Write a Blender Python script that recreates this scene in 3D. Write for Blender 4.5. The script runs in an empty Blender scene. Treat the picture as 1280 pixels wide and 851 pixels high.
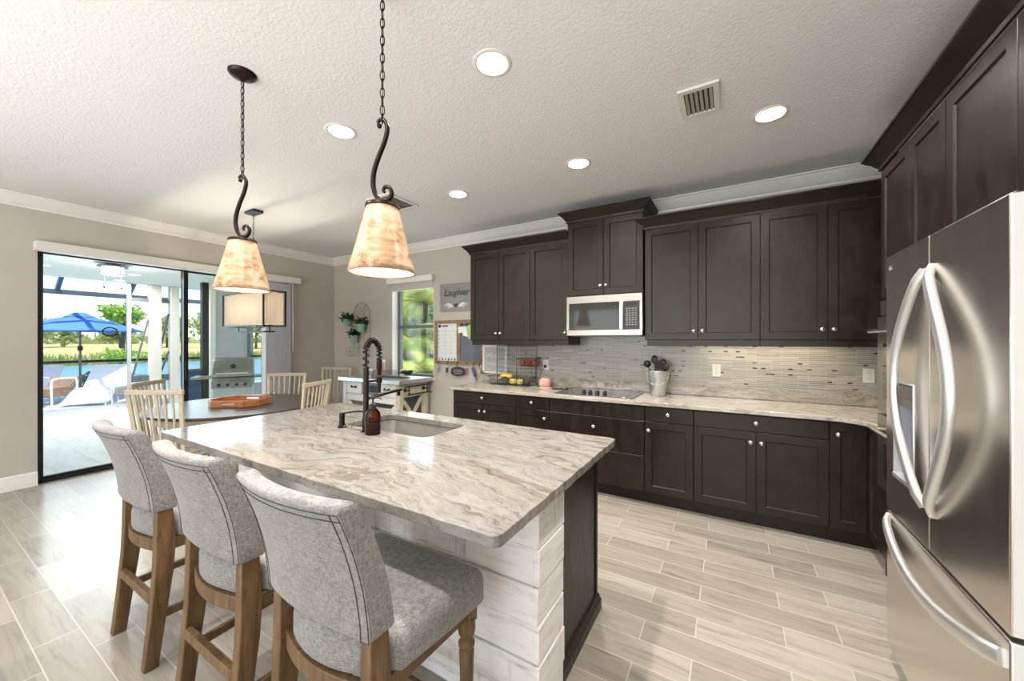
import bpy, bmesh, math, random
from mathutils import Vector, Matrix
random.seed(7)
scn = bpy.context.scene
col = scn.collection
R = math.radians

# ---------------------------------------------------------------- camera
CAM_H = 1.4425
cd = bpy.data.cameras.new('camera')
cd.sensor_width = 36.0
cd.lens = 36.0 * 468.0 / 1280.0
cd.shift_y = 1.0 / 1280.0
cd.clip_start = 0.05
cd.clip_end = 400
cam = bpy.data.objects.new('camera', cd)
col.objects.link(cam)
cam.location = (0, 0, CAM_H)
cam.rotation_euler = (R(90), 0, R(30.4))
scn.camera = cam

# ---------------------------------------------------------------- light
scn.view_settings.view_transform = 'Standard'
scn.view_settings.look = 'None'
scn.view_settings.exposure = 0.24
scn.view_settings.gamma = 1.0
scn.view_settings.use_curve_mapping = False
scn.cycles.use_denoising = True
scn.cycles.max_bounces = 10
scn.cycles.diffuse_bounces = 5
scn.cycles.glossy_bounces = 5
scn.cycles.transparent_max_bounces = 16
scn.cycles.sample_clamp_indirect = 6.0
scn.cycles.caustics_reflective = False
scn.cycles.caustics_refractive = False

SKY_STRENGTH = 0.24
SUN_ENERGY = 5.6
REAR_FILL_POWER = 150.0
CAN_POWER = 27.0
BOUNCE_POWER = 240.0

w = bpy.data.worlds.new('sky')
scn.world = w
w.use_nodes = True
wn = w.node_tree.nodes
wl = w.node_tree.links
wn.clear()
wo = wn.new('ShaderNodeOutputWorld')
wb = wn.new('ShaderNodeBackground')
sk = wn.new('ShaderNodeTexSky')
sk.sky_type = 'NISHITA'
sk.sun_disc = False
sk.sun_elevation = R(62)
sk.sun_rotation = R(100)
sk.air_density = 1.0
sk.dust_density = 0.25
sk.ozone_density = 2.5
wb.inputs['Strength'].default_value = SKY_STRENGTH
wl.new(sk.outputs[0], wb.inputs['Color'])
wl.new(wb.outputs[0], wo.inputs['Surface'])

def lamp(name, kind, loc, energy, color=(1, 1, 1), rot=(0, 0, 0), **kw):
    d = bpy.data.lights.new(name, kind)
    d.energy = energy
    d.color = color
    for k, v in kw.items():
        setattr(d, k, v)
    o = bpy.data.objects.new(name, d)
    col.objects.link(o)
    o.location = loc
    o.rotation_euler = rot
    return o

sun = lamp('sun_light', 'SUN', (-20, 0, 30), SUN_ENERGY, (1.0, 0.95, 0.87), angle=R(0.6))
sun.rotation_euler = Vector((-0.30, 0.16, -1.0)).to_track_quat('-Z', 'Y').to_euler()
# daylight lamps at the sliders and kitchen window, plus added fills behind the camera
lamp('rear_fill_light', 'AREA', (-2.0, -5.25, 1.4), REAR_FILL_POWER, (0.94, 0.97, 1.0), (R(90), 0, 0),  # unseen fill added behind the camera to brighten the room
     shape='RECTANGLE', size=5.6, size_y=2.2)
lamp('ceiling_bounce_fill', 'AREA', (-1.9, -2.7, 1.0), BOUNCE_POWER, (0.97, 0.985, 1.0), (R(180), 0, 0), shape='RECTANGLE', size=5.0, size_y=3.0)  # added fill aimed upward, bounces off the ceiling
lamp('kitchen_window_daylight', 'AREA', (-4.13, 4.45, 1.65), 7.0, (0.93, 0.98, 1.0), (R(-90), 0, 0), shape='RECTANGLE', size=0.9, size_y=1.4)
lamp('slider_daylight', 'AREA', (-6.45, 2.05, 1.25), 32, (0.86, 0.93, 1.0), (R(90), 0, R(-90)),
     shape='RECTANGLE', size=2.3, size_y=2.1)

# ---------------------------------------------------------------- node helpers
def mat(name):
    m = bpy.data.materials.new(name)
    m.use_nodes = True
    nt = m.node_tree
    b = nt.nodes['Principled BSDF']
    return m, nt, b

def N(nt, t, **kw):
    n = nt.nodes.new(t)
    for k, v in kw.items():
        if k.startswith('i_'):
            n.inputs[k[2:].replace('_', ' ')].default_value = v
        else:
            setattr(n, k, v)
    return n

def L(nt, a, b):
    nt.links.new(a, b)

def coords(nt, scale=(1, 1, 1), rot=(0, 0, 0), loc=(0, 0, 0)):
    tc = N(nt, 'ShaderNodeTexCoord')
    mp = N(nt, 'ShaderNodeMapping')
    mp.inputs['Scale'].default_value = scale
    mp.inputs['Rotation'].default_value = rot
    mp.inputs['Location'].default_value = loc
    L(nt, tc.outputs['Object'], mp.inputs['Vector'])
    return mp.outputs['Vector']

def noise(nt, vec, scale, detail=4, rough=0.55, dist=0.0):
    n = N(nt, 'ShaderNodeTexNoise')
    n.inputs['Scale'].default_value = scale
    n.inputs['Detail'].default_value = detail
    n.inputs['Roughness'].default_value = rough
    n.inputs['Distortion'].default_value = dist
    if vec is not None:
        L(nt, vec, n.inputs['Vector'])
    return n

def ramp(nt, fac, stops, interp='LINEAR'):
    r = N(nt, 'ShaderNodeValToRGB')
    cr = r.color_ramp
    cr.interpolation = interp
    while len(cr.elements) > 1:
        cr.elements.remove(cr.elements[-1])
    cr.elements[0].position = stops[0][0]
    cr.elements[0].color = (*stops[0][1], 1)
    for p, c in stops[1:]:
        e = cr.elements.new(p)
        e.color = (*c, 1)
    L(nt, fac, r.inputs['Fac'])
    return r.outputs['Color']

def mixc(nt, fac, a, b, mode='MIX'):
    m = N(nt, 'ShaderNodeMix', data_type='RGBA', blend_type=mode)
    for s, v in (('Factor', fac), ('A', a), ('B', b)):
        sock = [i for i in m.inputs if i.name == s and (i.type == 'RGBA' if s != 'Factor' else i.type == 'VALUE')][0]
        if hasattr(v, 'node'):
            L(nt, v, sock)
        elif s == 'Factor':
            sock.default_value = v
        else:
            sock.default_value = (*v, 1)
    return [o for o in m.outputs if o.type == 'RGBA'][0]

def math_(nt, op, a, b=None):
    m = N(nt, 'ShaderNodeMath', operation=op)
    for i, v in enumerate((a, b)):
        if v is None:
            continue
        if hasattr(v, 'node'):
            L(nt, v, m.inputs[i])
        else:
            m.inputs[i].default_value = v
    return m.outputs[0]

def bump(nt, b, height, strength=0.3, dist=0.01):
    n = N(nt, 'ShaderNodeBump')
    n.inputs['Strength'].default_value = strength
    n.inputs['Distance'].default_value = dist
    L(nt, height, n.inputs['Height'])
    L(nt, n.outputs['Normal'], b.inputs['Normal'])

M = {}

def plain(name, c, rough=0.5, metal=0.0, var=0.06, scale=8.0, bmp=0.0, spec=0.5, coat=0.0):
    m, nt, b = mat(name)
    n = noise(nt, coords(nt), scale, 4)
    lo = tuple(max(0, x * (1 - var)) for x in c)
    hi = tuple(min(1, x * (1 + var)) for x in c)
    L(nt, ramp(nt, n.outputs['Fac'], [(0.3, lo), (0.7, hi)]), b.inputs['Base Color'])
    b.inputs['Roughness'].default_value = rough
    b.inputs['Metallic'].default_value = metal
    b.inputs['Specular IOR Level'].default_value = spec
    b.inputs['Coat Weight'].default_value = coat
    if bmp:
        n2 = noise(nt, coords(nt), scale * 12, 3)
        bump(nt, b, n2.outputs['Fac'], bmp, 0.004)
    M[name] = m
    return m

def emit(name, c, strength):
    m = bpy.data.materials.new(name)
    m.use_nodes = True
    nt = m.node_tree
    b = nt.nodes['Principled BSDF']
    b.inputs['Base Color'].default_value = (*c, 1)
    b.inputs['Emission Color'].default_value = (*c, 1)
    b.inputs['Emission Strength'].default_value = strength
    M[name] = m
    return m

# walls, ceiling, trim
plain('wall_paint', (0.52, 0.485, 0.43), 0.75, var=0.02, scale=3, bmp=0.06, spec=0.2)
plain('trim_white', (0.80, 0.78, 0.74), 0.35, var=0.02)
plain('valance_white', (0.74, 0.71, 0.66), 0.5, var=0.02)
m, nt, b = mat('ceiling_texture')
v = coords(nt)
n1 = noise(nt, v, 60, 4, 0.6, 0.4)
h = ramp(nt, n1.outputs['Fac'], [(0.42, (0, 0, 0)), (0.60, (1, 1, 1))])
b.inputs['Base Color'].default_value = (0.82, 0.81, 0.79, 1)
b.inputs['Roughness'].default_value = 0.85
bump(nt, b, h, 0.28, 0.006)
M['ceiling'] = m

# wood-look plank tile floor
m, nt, b = mat('plank_tile')
v = coords(nt, loc=(0.155, -0.075, 0))
br = N(nt, 'ShaderNodeTexBrick')
br.offset = 0.38
br.offset_frequency = 2
br.squash = 1.0
br.inputs['Scale'].default_value = 1.0
br.inputs['Brick Width'].default_value = 0.61
br.inputs['Row Height'].default_value = 0.15
br.inputs['Mortar Size'].default_value = 0.0028
br.inputs['Mortar Smooth'].default_value = 0.1
br.inputs['Bias'].default_value = 0.0
br.inputs['Color1'].default_value = (0, 0, 0, 1)
br.inputs['Color2'].default_value = (1, 1, 1, 1)
L(nt, v, br.inputs['Vector'])
tone = ramp(nt, br.outputs['Color'], [(0.0, (0.295, 0.265, 0.225)), (0.5, (0.355, 0.32, 0.275)), (1.0, (0.41, 0.375, 0.325))])
shift = N(nt, 'ShaderNodeVectorMath', operation='ADD')
sc = N(nt, 'ShaderNodeVectorMath', operation='SCALE')
sc.inputs['Scale'].default_value = 7.0
L(nt, br.outputs['Color'], sc.inputs[0])
L(nt, coords(nt, (1.6, 16, 1)), shift.inputs[0])
L(nt, sc.outputs[0], shift.inputs[1])
g = noise(nt, shift.outputs[0], 1.6, 8, 0.62, 0.9)
grain = ramp(nt, g.outputs['Fac'], [(0.30, (0.66, 0.63, 0.60)), (0.48, (0.96, 0.95, 0.94)), (0.66, (1.08, 1.07, 1.06))])
wood = mixc(nt, 1.0, tone, grain, 'MULTIPLY')
grout = (0.50, 0.465, 0.42)
L(nt, mixc(nt, br.outputs['Fac'], wood, grout), b.inputs['Base Color'])
b.inputs['Roughness'].default_value = 0.33
b.inputs['Specular IOR Level'].default_value = 0.55
inv = math_(nt, 'SUBTRACT', 1.0, br.outputs['Fac'])
hh = math_(nt, 'ADD', inv, math_(nt, 'MULTIPLY', g.outputs['Fac'], 0.25))
bump(nt, b, hh, 0.35, 0.003)
M['floor'] = m

# espresso cabinet
m, nt, b = mat('espresso_wood')
n1 = noise(nt, coords(nt, (3, 3, 1.2)), 5, 5, 0.6, 0.4)
n2 = noise(nt, coords(nt, (60, 60, 3)), 3, 3)
c1 = ramp(nt, n1.outputs['Fac'], [(0.3, (0.0115, 0.0077, 0.0054)), (0.7, (0.024, 0.0158, 0.0103))])
c2 = ramp(nt, n2.outputs['Fac'], [(0.3, (0.85, 0.85, 0.85)), (0.7, (1.15, 1.12, 1.1))])
L(nt, mixc(nt, 1.0, c1, c2, 'MULTIPLY'), b.inputs['Base Color'])
b.inputs['Roughness'].default_value = 0.36
b.inputs['Specular IOR Level'].default_value = 0.36
L(nt, ramp(nt, n1.outputs['Fac'], [(0.3, (0.30, 0.30, 0.30)), (0.7, (0.42, 0.42, 0.42))]), b.inputs['Roughness'])
M['espresso'] = m

# streaky granite
def granite(name, scale_a, seed, tint=(1, 1, 1), rot=0.0):
    m, nt, b = mat(name)
    v = coords(nt, (1, 1, 1), (0, 0, rot), (seed, seed * 0.7, 0))
    wn_ = noise(nt, v, 1.35, 5, 0.55, 0.2)
    ws = N(nt, 'ShaderNodeVectorMath', operation='SCALE')
    ws.inputs['Scale'].default_value = 0.55
    L(nt, wn_.outputs['Color'], ws.inputs[0])
    ad = N(nt, 'ShaderNodeVectorMath', operation='ADD')
    L(nt, v, ad.inputs[0])
    L(nt, ws.outputs[0], ad.inputs[1])
    mp = N(nt, 'ShaderNodeMapping')
    mp.inputs['Scale'].default_value = scale_a
    L(nt, ad.outputs[0], mp.inputs['Vector'])
    f1 = noise(nt, mp.outputs[0], 1.0, 10, 0.62, 0.6)
    c = ramp(nt, f1.outputs['Fac'], [
        (0.25, (0.30, 0.25, 0.205)), (0.34, (0.43, 0.385, 0.335)), (0.40, (0.56, 0.525, 0.475)),
        (0.455, (0.64, 0.615, 0.575)), (0.495, (0.47, 0.435, 0.39)), (0.53, (0.63, 0.605, 0.57)), (0.575, (0.52, 0.50, 0.475)),
        (0.64, (0.60, 0.585, 0.56)), (0.72, (0.40, 0.39, 0.375))])
    f2 = noise(nt, mp.outputs[0], 4.6, 9, 0.70, 0.3)
    sp = ramp(nt, f2.outputs['Fac'], [(0.36, (0.60, 0.55, 0.49)), (0.47, (0.95, 0.945, 0.94)), (0.6, (1.10, 1.10, 1.10))])
    c = mixc(nt, 1.0, c, sp, 'MULTIPLY')
    # thin brown veins along the zero line of a second warped field
    f3 = noise(nt, mp.outputs[0], 0.55, 7, 0.55, 0.9)
    vd = math_(nt, 'ABSOLUTE', math_(nt, 'SUBTRACT', f3.outputs['Fac'], 0.47))
    f4 = noise(nt, v, 2.4, 3, 0.5)
    vw = math_(nt, 'MULTIPLY', math_(nt, 'MAXIMUM', math_(nt, 'SUBTRACT', f4.outputs['Fac'], 0.40), 0.0), 0.05)
    vm_ = math_(nt, 'MULTIPLY', math_(nt, 'LESS_THAN', vd, vw), 0.62)
    c = mixc(nt, vm_, c, mixc(nt, f2.outputs['Fac'], (0.21, 0.155, 0.11), (0.42, 0.36, 0.30)))
    L(nt, mixc(nt, 1.0, c, tint, 'MULTIPLY'), b.inputs['Base Color'])
    b.inputs['Roughness'].default_value = 0.09
    b.inputs['Specular IOR Level'].default_value = 0.55
    M[name] = m

granite('granite_island', (0.95, 7.0, 3.0), 3.1, (0.42, 0.413, 0.408), rot=R(8))
granite('granite_counter', (0.9, 4.0, 6.0), 8.4, (0.80, 0.77, 0.72))

# whitewashed reclaimed boards
m, nt, b = mat('whitewash_board')
v = coords(nt, (1, 1, 1))
n1 = noise(nt, coords(nt, (2.2, 2.2, 14)), 2.4, 8, 0.65, 0.4)
n2 = noise(nt, v, 3.0, 5, 0.6)
n3 = noise(nt, coords(nt, (26, 26, 1.5)), 1.2, 4, 0.6)
base = ramp(nt, n1.outputs['Fac'], [(0.26, (0.42, 0.38, 0.34)), (0.37, (0.76, 0.74, 0.71)), (0.48, (0.88, 0.87, 0.855)), (0.8, (0.90, 0.895, 0.88))])
saw = ramp(nt, n3.outputs['Fac'], [(0.34, (0.55, 0.51, 0.47)), (0.45, (1, 1, 1))])
patch = ramp(nt, n2.outputs['Fac'], [(0.52, (0, 0, 0)), (0.64, (0.8, 0.8, 0.8))])
L(nt, mixc(nt, patch, base, mixc(nt, 1.0, base, saw, 'MULTIPLY')), b.inputs['Base Color'])
b.inputs['Roughness'].default_value = 0.6
bump(nt, b, n1.outputs['Fac'], 0.35, 0.006)
M['whitewash'] = m

def woodmat(name, dark, mid, light, sc=(10, 10, 1.4), rough=0.5, dist=1.0, bmp=0.15):
    m, nt, b = mat(name)
    n = noise(nt, coords(nt, sc), 3.0, 7, 0.6, dist)
    L(nt, ramp(nt, n.outputs['Fac'], [(0.28, dark), (0.5, mid), (0.72, light)]), b.inputs['Base Color'])
    b.inputs['Roughness'].default_value = rough
    bump(nt, b, n.outputs['Fac'], bmp, 0.003)
    M[name] = m

woodmat('stool_wood', (0.068, 0.036, 0.013), (0.138, 0.078, 0.031), (0.205, 0.125, 0.056))
woodmat('light_oak', (0.44, 0.36, 0.255), (0.55, 0.465, 0.345), (0.64, 0.56, 0.435), (14, 14, 1.2), 0.5)
woodmat('oak_rail', (0.40, 0.32, 0.22), (0.52, 0.435, 0.315), (0.62, 0.54, 0.41), (1.2, 14, 14), 0.5)
woodmat('table_dark', (0.032, 0.024, 0.020), (0.055, 0.042, 0.035), (0.085, 0.068, 0.058), (1.5, 12, 12), 0.28)
woodmat('tray_wood', (0.26, 0.085, 0.025), (0.40, 0.145, 0.045), (0.50, 0.205, 0.07), (3, 3, 14), 0.35)
woodmat('board_frame', (0.17, 0.10, 0.05), (0.25, 0.155, 0.085), (0.33, 0.215, 0.125), (3, 3, 3), 0.6)
woodmat('cart_side', (0.50, 0.42, 0.31), (0.60, 0.52, 0.41), (0.68, 0.61, 0.50), (8, 8, 2), 0.6)
woodmat('red_wood', (0.14, 0.045, 0.025), (0.21, 0.075, 0.04), (0.28, 0.11, 0.06))
woodmat('sign_gray', (0.21, 0.21, 0.205), (0.28, 0.277, 0.27), (0.34, 0.335, 0.325), (2, 2, 22), 0.7)

# linen
m, nt, b = mat('grey_linen')
n1 = noise(nt, coords(nt, (260, 260, 60)), 1.0, 3, 0.6)
n2 = noise(nt, coords(nt, (50, 60, 300)), 1.0, 3, 0.6)
mx = math_(nt, 'MULTIPLY', math_(nt, 'ADD', n1.outputs['Fac'], n2.outputs['Fac']), 0.5)
n3 = noise(nt, coords(nt), 9, 3)
wv = ramp(nt, mx, [(0.36, (0.145, 0.138, 0.135)), (0.5, (0.25, 0.24, 0.235)), (0.64, (0.36, 0.35, 0.343))])
tn = ramp(nt, n3.outputs['Fac'], [(0.35, (0.92, 0.92, 0.92)), (0.65, (1.05, 1.05, 1.05))])
L(nt, mixc(nt, 1.0, wv, tn, 'MULTIPLY'), b.inputs['Base Color'])
b.inputs['Roughness'].default_value = 0.95
b.inputs['Specular IOR Level'].default_value = 0.15
b.inputs['Sheen Weight'].default_value = 0.25
bump(nt, b, mx, 0.5, 0.002)
M['linen'] = m
plain('stitch_dark', (0.05, 0.05, 0.055), 0.9)

# metals
def metal(name, c, rough, stretch=(1, 1, 60), amt=0.05):
    m, nt, b = mat(name)
    n = noise(nt, coords(nt, stretch), 6, 3, 0.6)
    b.inputs['Metallic'].default_value = 1.0
    lo = max(0.02, rough - amt)
    L(nt, ramp(nt, n.outputs['Fac'], [(0.3, (lo,) * 3), (0.7, (rough + amt,) * 3)]), b.inputs['Roughness'])
    L(nt, ramp(nt, n.outputs['Fac'], [(0.3, tuple(x * 0.985 for x in c)), (0.7, tuple(min(1, x * 1.015) for x in c))]), b.inputs['Base Color'])
    M[name] = m

metal('stainless', (0.78, 0.745, 0.69), 0.24, (3, 3, 0.4), 0.02)
metal('stainless_h', (0.36, 0.338, 0.30), 0.32, (0.6, 0.6, 5), 0.02)
metal('nickel', (0.74, 0.71, 0.66), 0.22, (5, 5, 5), 0.03)
metal('handle_steel', (0.80, 0.80, 0.80), 0.45, (4, 4, 4), 0.04)
plain('sink_steel', (0.20, 0.188, 0.17), 0.30, metal=0.2, var=0.05)
metal('galvanised', (0.62, 0.63, 0.63), 0.42, (6, 6, 6), 0.12)
metal('zinc_top', (0.60, 0.61, 0.60), 0.38, (3, 3, 3), 0.10)
plain('fridge_side', (0.72, 0.71, 0.69), 0.35, var=0.02)
plain('bronze', (0.024, 0.016, 0.0115), 0.32, metal=0.75, var=0.2)
plain('black_iron', (0.020, 0.019, 0.018), 0.45, metal=0.4)
plain('wire_dark', (0.06, 0.06, 0.065), 0.45, metal=0.5)
plain('black_glass', (0.012, 0.012, 0.013), 0.05, var=0.05, coat=0.5)
plain('oven_window', (0.035, 0.034, 0.031), 0.06, var=0.02, spec=0.3)
plain('plastic_black', (0.018, 0.018, 0.019), 0.4)
plain('plastic_white', (0.82, 0.80, 0.76), 0.4, var=0.02)
plain('key_light', (0.26, 0.25, 0.23), 0.5)
plain('vent_tan', (0.50, 0.46, 0.40), 0.6)
plain('gasket_grey', (0.30, 0.30, 0.30), 0.6)
plain('dispenser_blue', (0.17, 0.215, 0.33), 0.18, var=0.1)
plain('cart_white', (0.76, 0.74, 0.70), 0.5, var=0.05)
plain('tan_panel', (0.55, 0.47, 0.37), 0.6)
plain('cloth_black', (0.022, 0.022, 0.023), 0.9)
plain('peach_fabric', (0.64, 0.36, 0.26), 0.8, bmp=0.4, scale=20)
plain('paper_white', (0.80, 0.79, 0.75), 0.7, var=0.03)
plain('paper_green', (0.33, 0.50, 0.22), 0.7, var=0.25, scale=30)
plain('whiteboard', (0.72, 0.74, 0.72), 0.3, var=0.04, scale=14)
plain('chalkboard', (0.115, 0.125, 0.155), 0.6, var=0.12)
plain('ink_dark', (0.03, 0.03, 0.035), 0.7)
plain('chalk_white', (0.75, 0.75, 0.73), 0.9)
plain('teal_glaze', (0.30, 0.50, 0.45), 0.3, var=0.1)
plain('cream_metal', (0.44, 0.37, 0.31), 0.45)
plain('plant_green', (0.022, 0.060, 0.020), 0.55, var=0.4, scale=40)
plain('banana', (0.72, 0.53, 0.09), 0.5, var=0.15, scale=20)
plain('mango', (0.62, 0.50, 0.12), 0.45, var=0.25, scale=14)
plain('avocado', (0.030, 0.032, 0.016), 0.55, var=0.4, scale=40)
plain('apple_red', (0.48, 0.085, 0.045), 0.3, var=0.5, scale=18)
plain('stem_brown', (0.10, 0.06, 0.03), 0.7)
plain('pink_plastic', (0.60, 0.36, 0.31), 0.4, var=0.05)
plain('fabric_blue', (0.07, 0.10, 0.24), 0.8)
plain('tag_red', (0.45, 0.05, 0.05), 0.5)
plain('tin_white', (0.50, 0.50, 0.475), 0.5, var=0.12, scale=24)
plain('blind_lilac', (0.66, 0.64, 0.66), 0.6, var=0.02)
plain('shade_linen', (0.70, 0.67, 0.60), 0.8, var=0.03, scale=60)
plain('frame_black', (0.014, 0.015, 0.017), 0.35, metal=0.3)
plain('frame_grey', (0.13, 0.14, 0.145), 0.4)
# outdoors
plain('stucco', (0.74, 0.69, 0.63), 0.85, var=0.04, bmp=0.3, scale=20)
plain('stucco_grey', (0.50, 0.505, 0.51), 0.85, var=0.05, bmp=0.2)
plain('lanai_white', (0.66, 0.71, 0.69), 0.8, var=0.02)
plain('umbrella_blue', (0.085, 0.23, 0.70), 0.8, var=0.06)
plain('sling_white', (0.80, 0.80, 0.80), 0.6, var=0.02)
plain('wicker', (0.33, 0.215, 0.155), 0.7, var=0.4, scale=45, bmp=0.6)
plain('wicker_grey', (0.32, 0.31, 0.31), 0.7, var=0.3, scale=45, bmp=0.6)
plain('bark', (0.12, 0.085, 0.06), 0.9, var=0.3)
plain('panel_navy', (0.035, 0.075, 0.15), 0.35, var=0.1)
def leafmat(name, lo, hi, tr=0.35):
    m, nt, b = mat(name)
    n = noise(nt, coords(nt), 1.7, 3, 0.6)
    c = ramp(nt, n.outputs['Fac'], [(0.35, lo), (0.65, hi)])
    L(nt, c, b.inputs['Base Color'])
    b.inputs['Roughness'].default_value = 0.5
    t = N(nt, 'ShaderNodeBsdfTranslucent')
    L(nt, c, t.inputs['Color'])
    mx = N(nt, 'ShaderNodeMixShader')
    mx.inputs['Fac'].default_value = tr
    L(nt, b.outputs[0], mx.inputs[1])
    L(nt, t.outputs[0], mx.inputs[2])
    L(nt, mx.outputs[0], nt.nodes['Material Output'].inputs['Surface'])
    M[name] = m
leafmat('leaf_bright', (0.30, 0.46, 0.07), (0.58, 0.68, 0.16))
leafmat('leaf_palm', (0.22, 0.38, 0.06), (0.74, 0.78, 0.20))
leafmat('leaf_dark', (0.10, 0.20, 0.05), (0.34, 0.46, 0.12))
leafmat('leaf_far', (0.32, 0.40, 0.18), (0.52, 0.56, 0.28))
leafmat('reed', (0.22, 0.30, 0.06), (0.50, 0.47, 0.17))

m, nt, b = mat('paver')
br = N(nt, 'ShaderNodeTexBrick')
br.inputs['Scale'].default_value = 1.0
br.inputs['Brick Width'].default_value = 0.92
br.inputs['Row Height'].default_value = 0.46
br.inputs['Mortar Size'].default_value = 0.004
br.inputs['Color1'].default_value = (0.74, 0.735, 0.73, 1)
br.inputs['Color2'].default_value = (0.82, 0.81, 0.79, 1)
br.inputs['Mortar'].default_value = (0.58, 0.57, 0.55, 1)
L(nt, coords(nt), br.inputs['Vector'])
pn = noise(nt, coords(nt, (1.5, 6, 1)), 2, 6, 0.6, 0.8)
L(nt, mixc(nt, 1.0, br.outputs['Color'], ramp(nt, pn.outputs['Fac'], [(0.35, (0.85, 0.85, 0.86)), (0.55, (1, 1, 1))]), 'MULTIPLY'), b.inputs['Base Color'])
b.inputs['Roughness'].default_value = 0.5
M['paver'] = m

m, nt, b = mat('field_grass')
n1 = noise(nt, coords(nt, (0.05, 0.25, 1)), 1.0, 6, 0.65)
L(nt, ramp(nt, n1.outputs['Fac'], [(0.35, (0.30, 0.33, 0.10)), (0.45, (0.54, 0.44, 0.18)), (0.65, (0.62, 0.50, 0.24))]), b.inputs['Base Color'])
b.inputs['Roughness'].default_value = 0.95
M['field'] = m

m, nt, b = mat('pond_water')
b.inputs['Base Color'].default_value = (0.15, 0.33, 0.40, 1)
b.inputs['Specular IOR Level'].default_value = 0.25
b.inputs['Roughness'].default_value = 0.30
n1 = noise(nt, coords(nt, (0.6, 2.0, 1)), 2.5, 3)
bump(nt, b, n1.outputs['Fac'], 0.15, 0.05)
M['water'] = m

# thin window glass: clear with a Fresnel reflection
def thin_glass(name, tint, k=1.0):
    m = bpy.data.materials.new(name)
    m.use_nodes = True
    nt = m.node_tree
    nt.nodes.clear()
    out = N(nt, 'ShaderNodeOutputMaterial')
    tr = N(nt, 'ShaderNodeBsdfTransparent')
    tr.inputs['Color'].default_value = (*tint, 1)
    gl = N(nt, 'ShaderNodeBsdfGlossy')
    gl.inputs['Roughness'].default_value = 0.01
    fr = N(nt, 'ShaderNodeFresnel')
    fr.inputs['IOR'].default_value = 1.45
    mx = N(nt, 'ShaderNodeMixShader')
    L(nt, math_(nt, 'MULTIPLY', fr.outputs[0], k), mx.inputs['Fac'])
    L(nt, tr.outputs[0], mx.inputs[1])
    L(nt, gl.outputs[0], mx.inputs[2])
    L(nt, mx.outputs[0], out.inputs['Surface'])
    M[name] = m
thin_glass('window_glass', (0.94, 0.98, 0.97), 0.8)
thin_glass('coated_glass', (0.97, 0.99, 0.98), 0.22)
thin_glass('clear_glass', (0.90, 0.92, 0.92), 1.0)
thin_glass('amber_glass', (0.50, 0.19, 0.05), 1.0)

# strip mosaic backsplash: thin rows with random long strips and a few dark square accents
m, nt, b = mat('strip_mosaic')
tc = N(nt, 'ShaderNodeTexCoord')
sx = N(nt, 'ShaderNodeSeparateXYZ')
L(nt, tc.outputs['Object'], sx.inputs[0])
br = N(nt, 'ShaderNodeTexBrick')
cb = N(nt, 'ShaderNodeCombineXYZ')
L(nt, sx.outputs['X'], cb.inputs['X'])
L(nt, sx.outputs['Z'], cb.inputs['Y'])
L(nt, cb.outputs[0], br.inputs['Vector'])
br.offset = 0.37
br.inputs['Scale'].default_value = 1.0
br.inputs['Brick Width'].default_value = 0.19
br.inputs['Row Height'].default_value = 0.0165
br.inputs['Mortar Size'].default_value = 0.0015
br.inputs['Color1'].default_value = (0, 0, 0, 1)
br.inputs['Color2'].default_value = (1, 1, 1, 1)
tl = ramp(nt, br.outputs['Color'], [(0.0, (0.29, 0.268, 0.238)), (0.35, (0.335, 0.312, 0.282)), (0.7, (0.375, 0.352, 0.322)), (1.0, (0.44, 0.417, 0.382))])
row = math_(nt, 'FLOOR', math_(nt, 'DIVIDE', sx.outputs['Z'], 0.0165))
colx = math_(nt, 'FLOOR', math_(nt, 'DIVIDE', sx.outputs['X'], 0.0165))
wnz = N(nt, 'ShaderNodeTexWhiteNoise', noise_dimensions='2D')
cb2 = N(nt, 'ShaderNodeCombineXYZ')
half = math_(nt, 'FLOOR', math_(nt, 'DIVIDE', colx, 2.0))
rmod = math_(nt, 'MODULO', math_(nt, 'ADD', row, 300.0), 3.0)
L(nt, half, cb2.inputs['X'])
L(nt, row, cb2.inputs['Y'])
L(nt, cb2.outputs[0], wnz.inputs['Vector'])
acc = math_(nt, 'MULTIPLY', math_(nt, 'GREATER_THAN', wnz.outputs['Value'], 0.905), math_(nt, 'LESS_THAN', rmod, 0.5))
wn3 = N(nt, 'ShaderNodeTexWhiteNoise', noise_dimensions='2D')
cb3 = N(nt, 'ShaderNodeCombineXYZ')
L(nt, colx, cb3.inputs['X'])
L(nt, row, cb3.inputs['Y'])
L(nt, cb3.outputs[0], wn3.inputs['Vector'])
accc = ramp(nt, wn3.outputs['Value'], [(0.0, (0.035, 0.032, 0.03)), (0.6, (0.10, 0.09, 0.08)), (1.0, (0.62, 0.60, 0.56))], 'CONSTANT')
c = mixc(nt, acc, tl, accc)
c = mixc(nt, br.outputs['Fac'], c, (0.60, 0.57, 0.52))
L(nt, c, b.inputs['Base Color'])
b.inputs['Roughness'].default_value = 0.28
bump(nt, b, math_(nt, 'SUBTRACT', 1.0, br.outputs['Fac']), 0.25, 0.002)
M['mosaic'] = m

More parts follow.
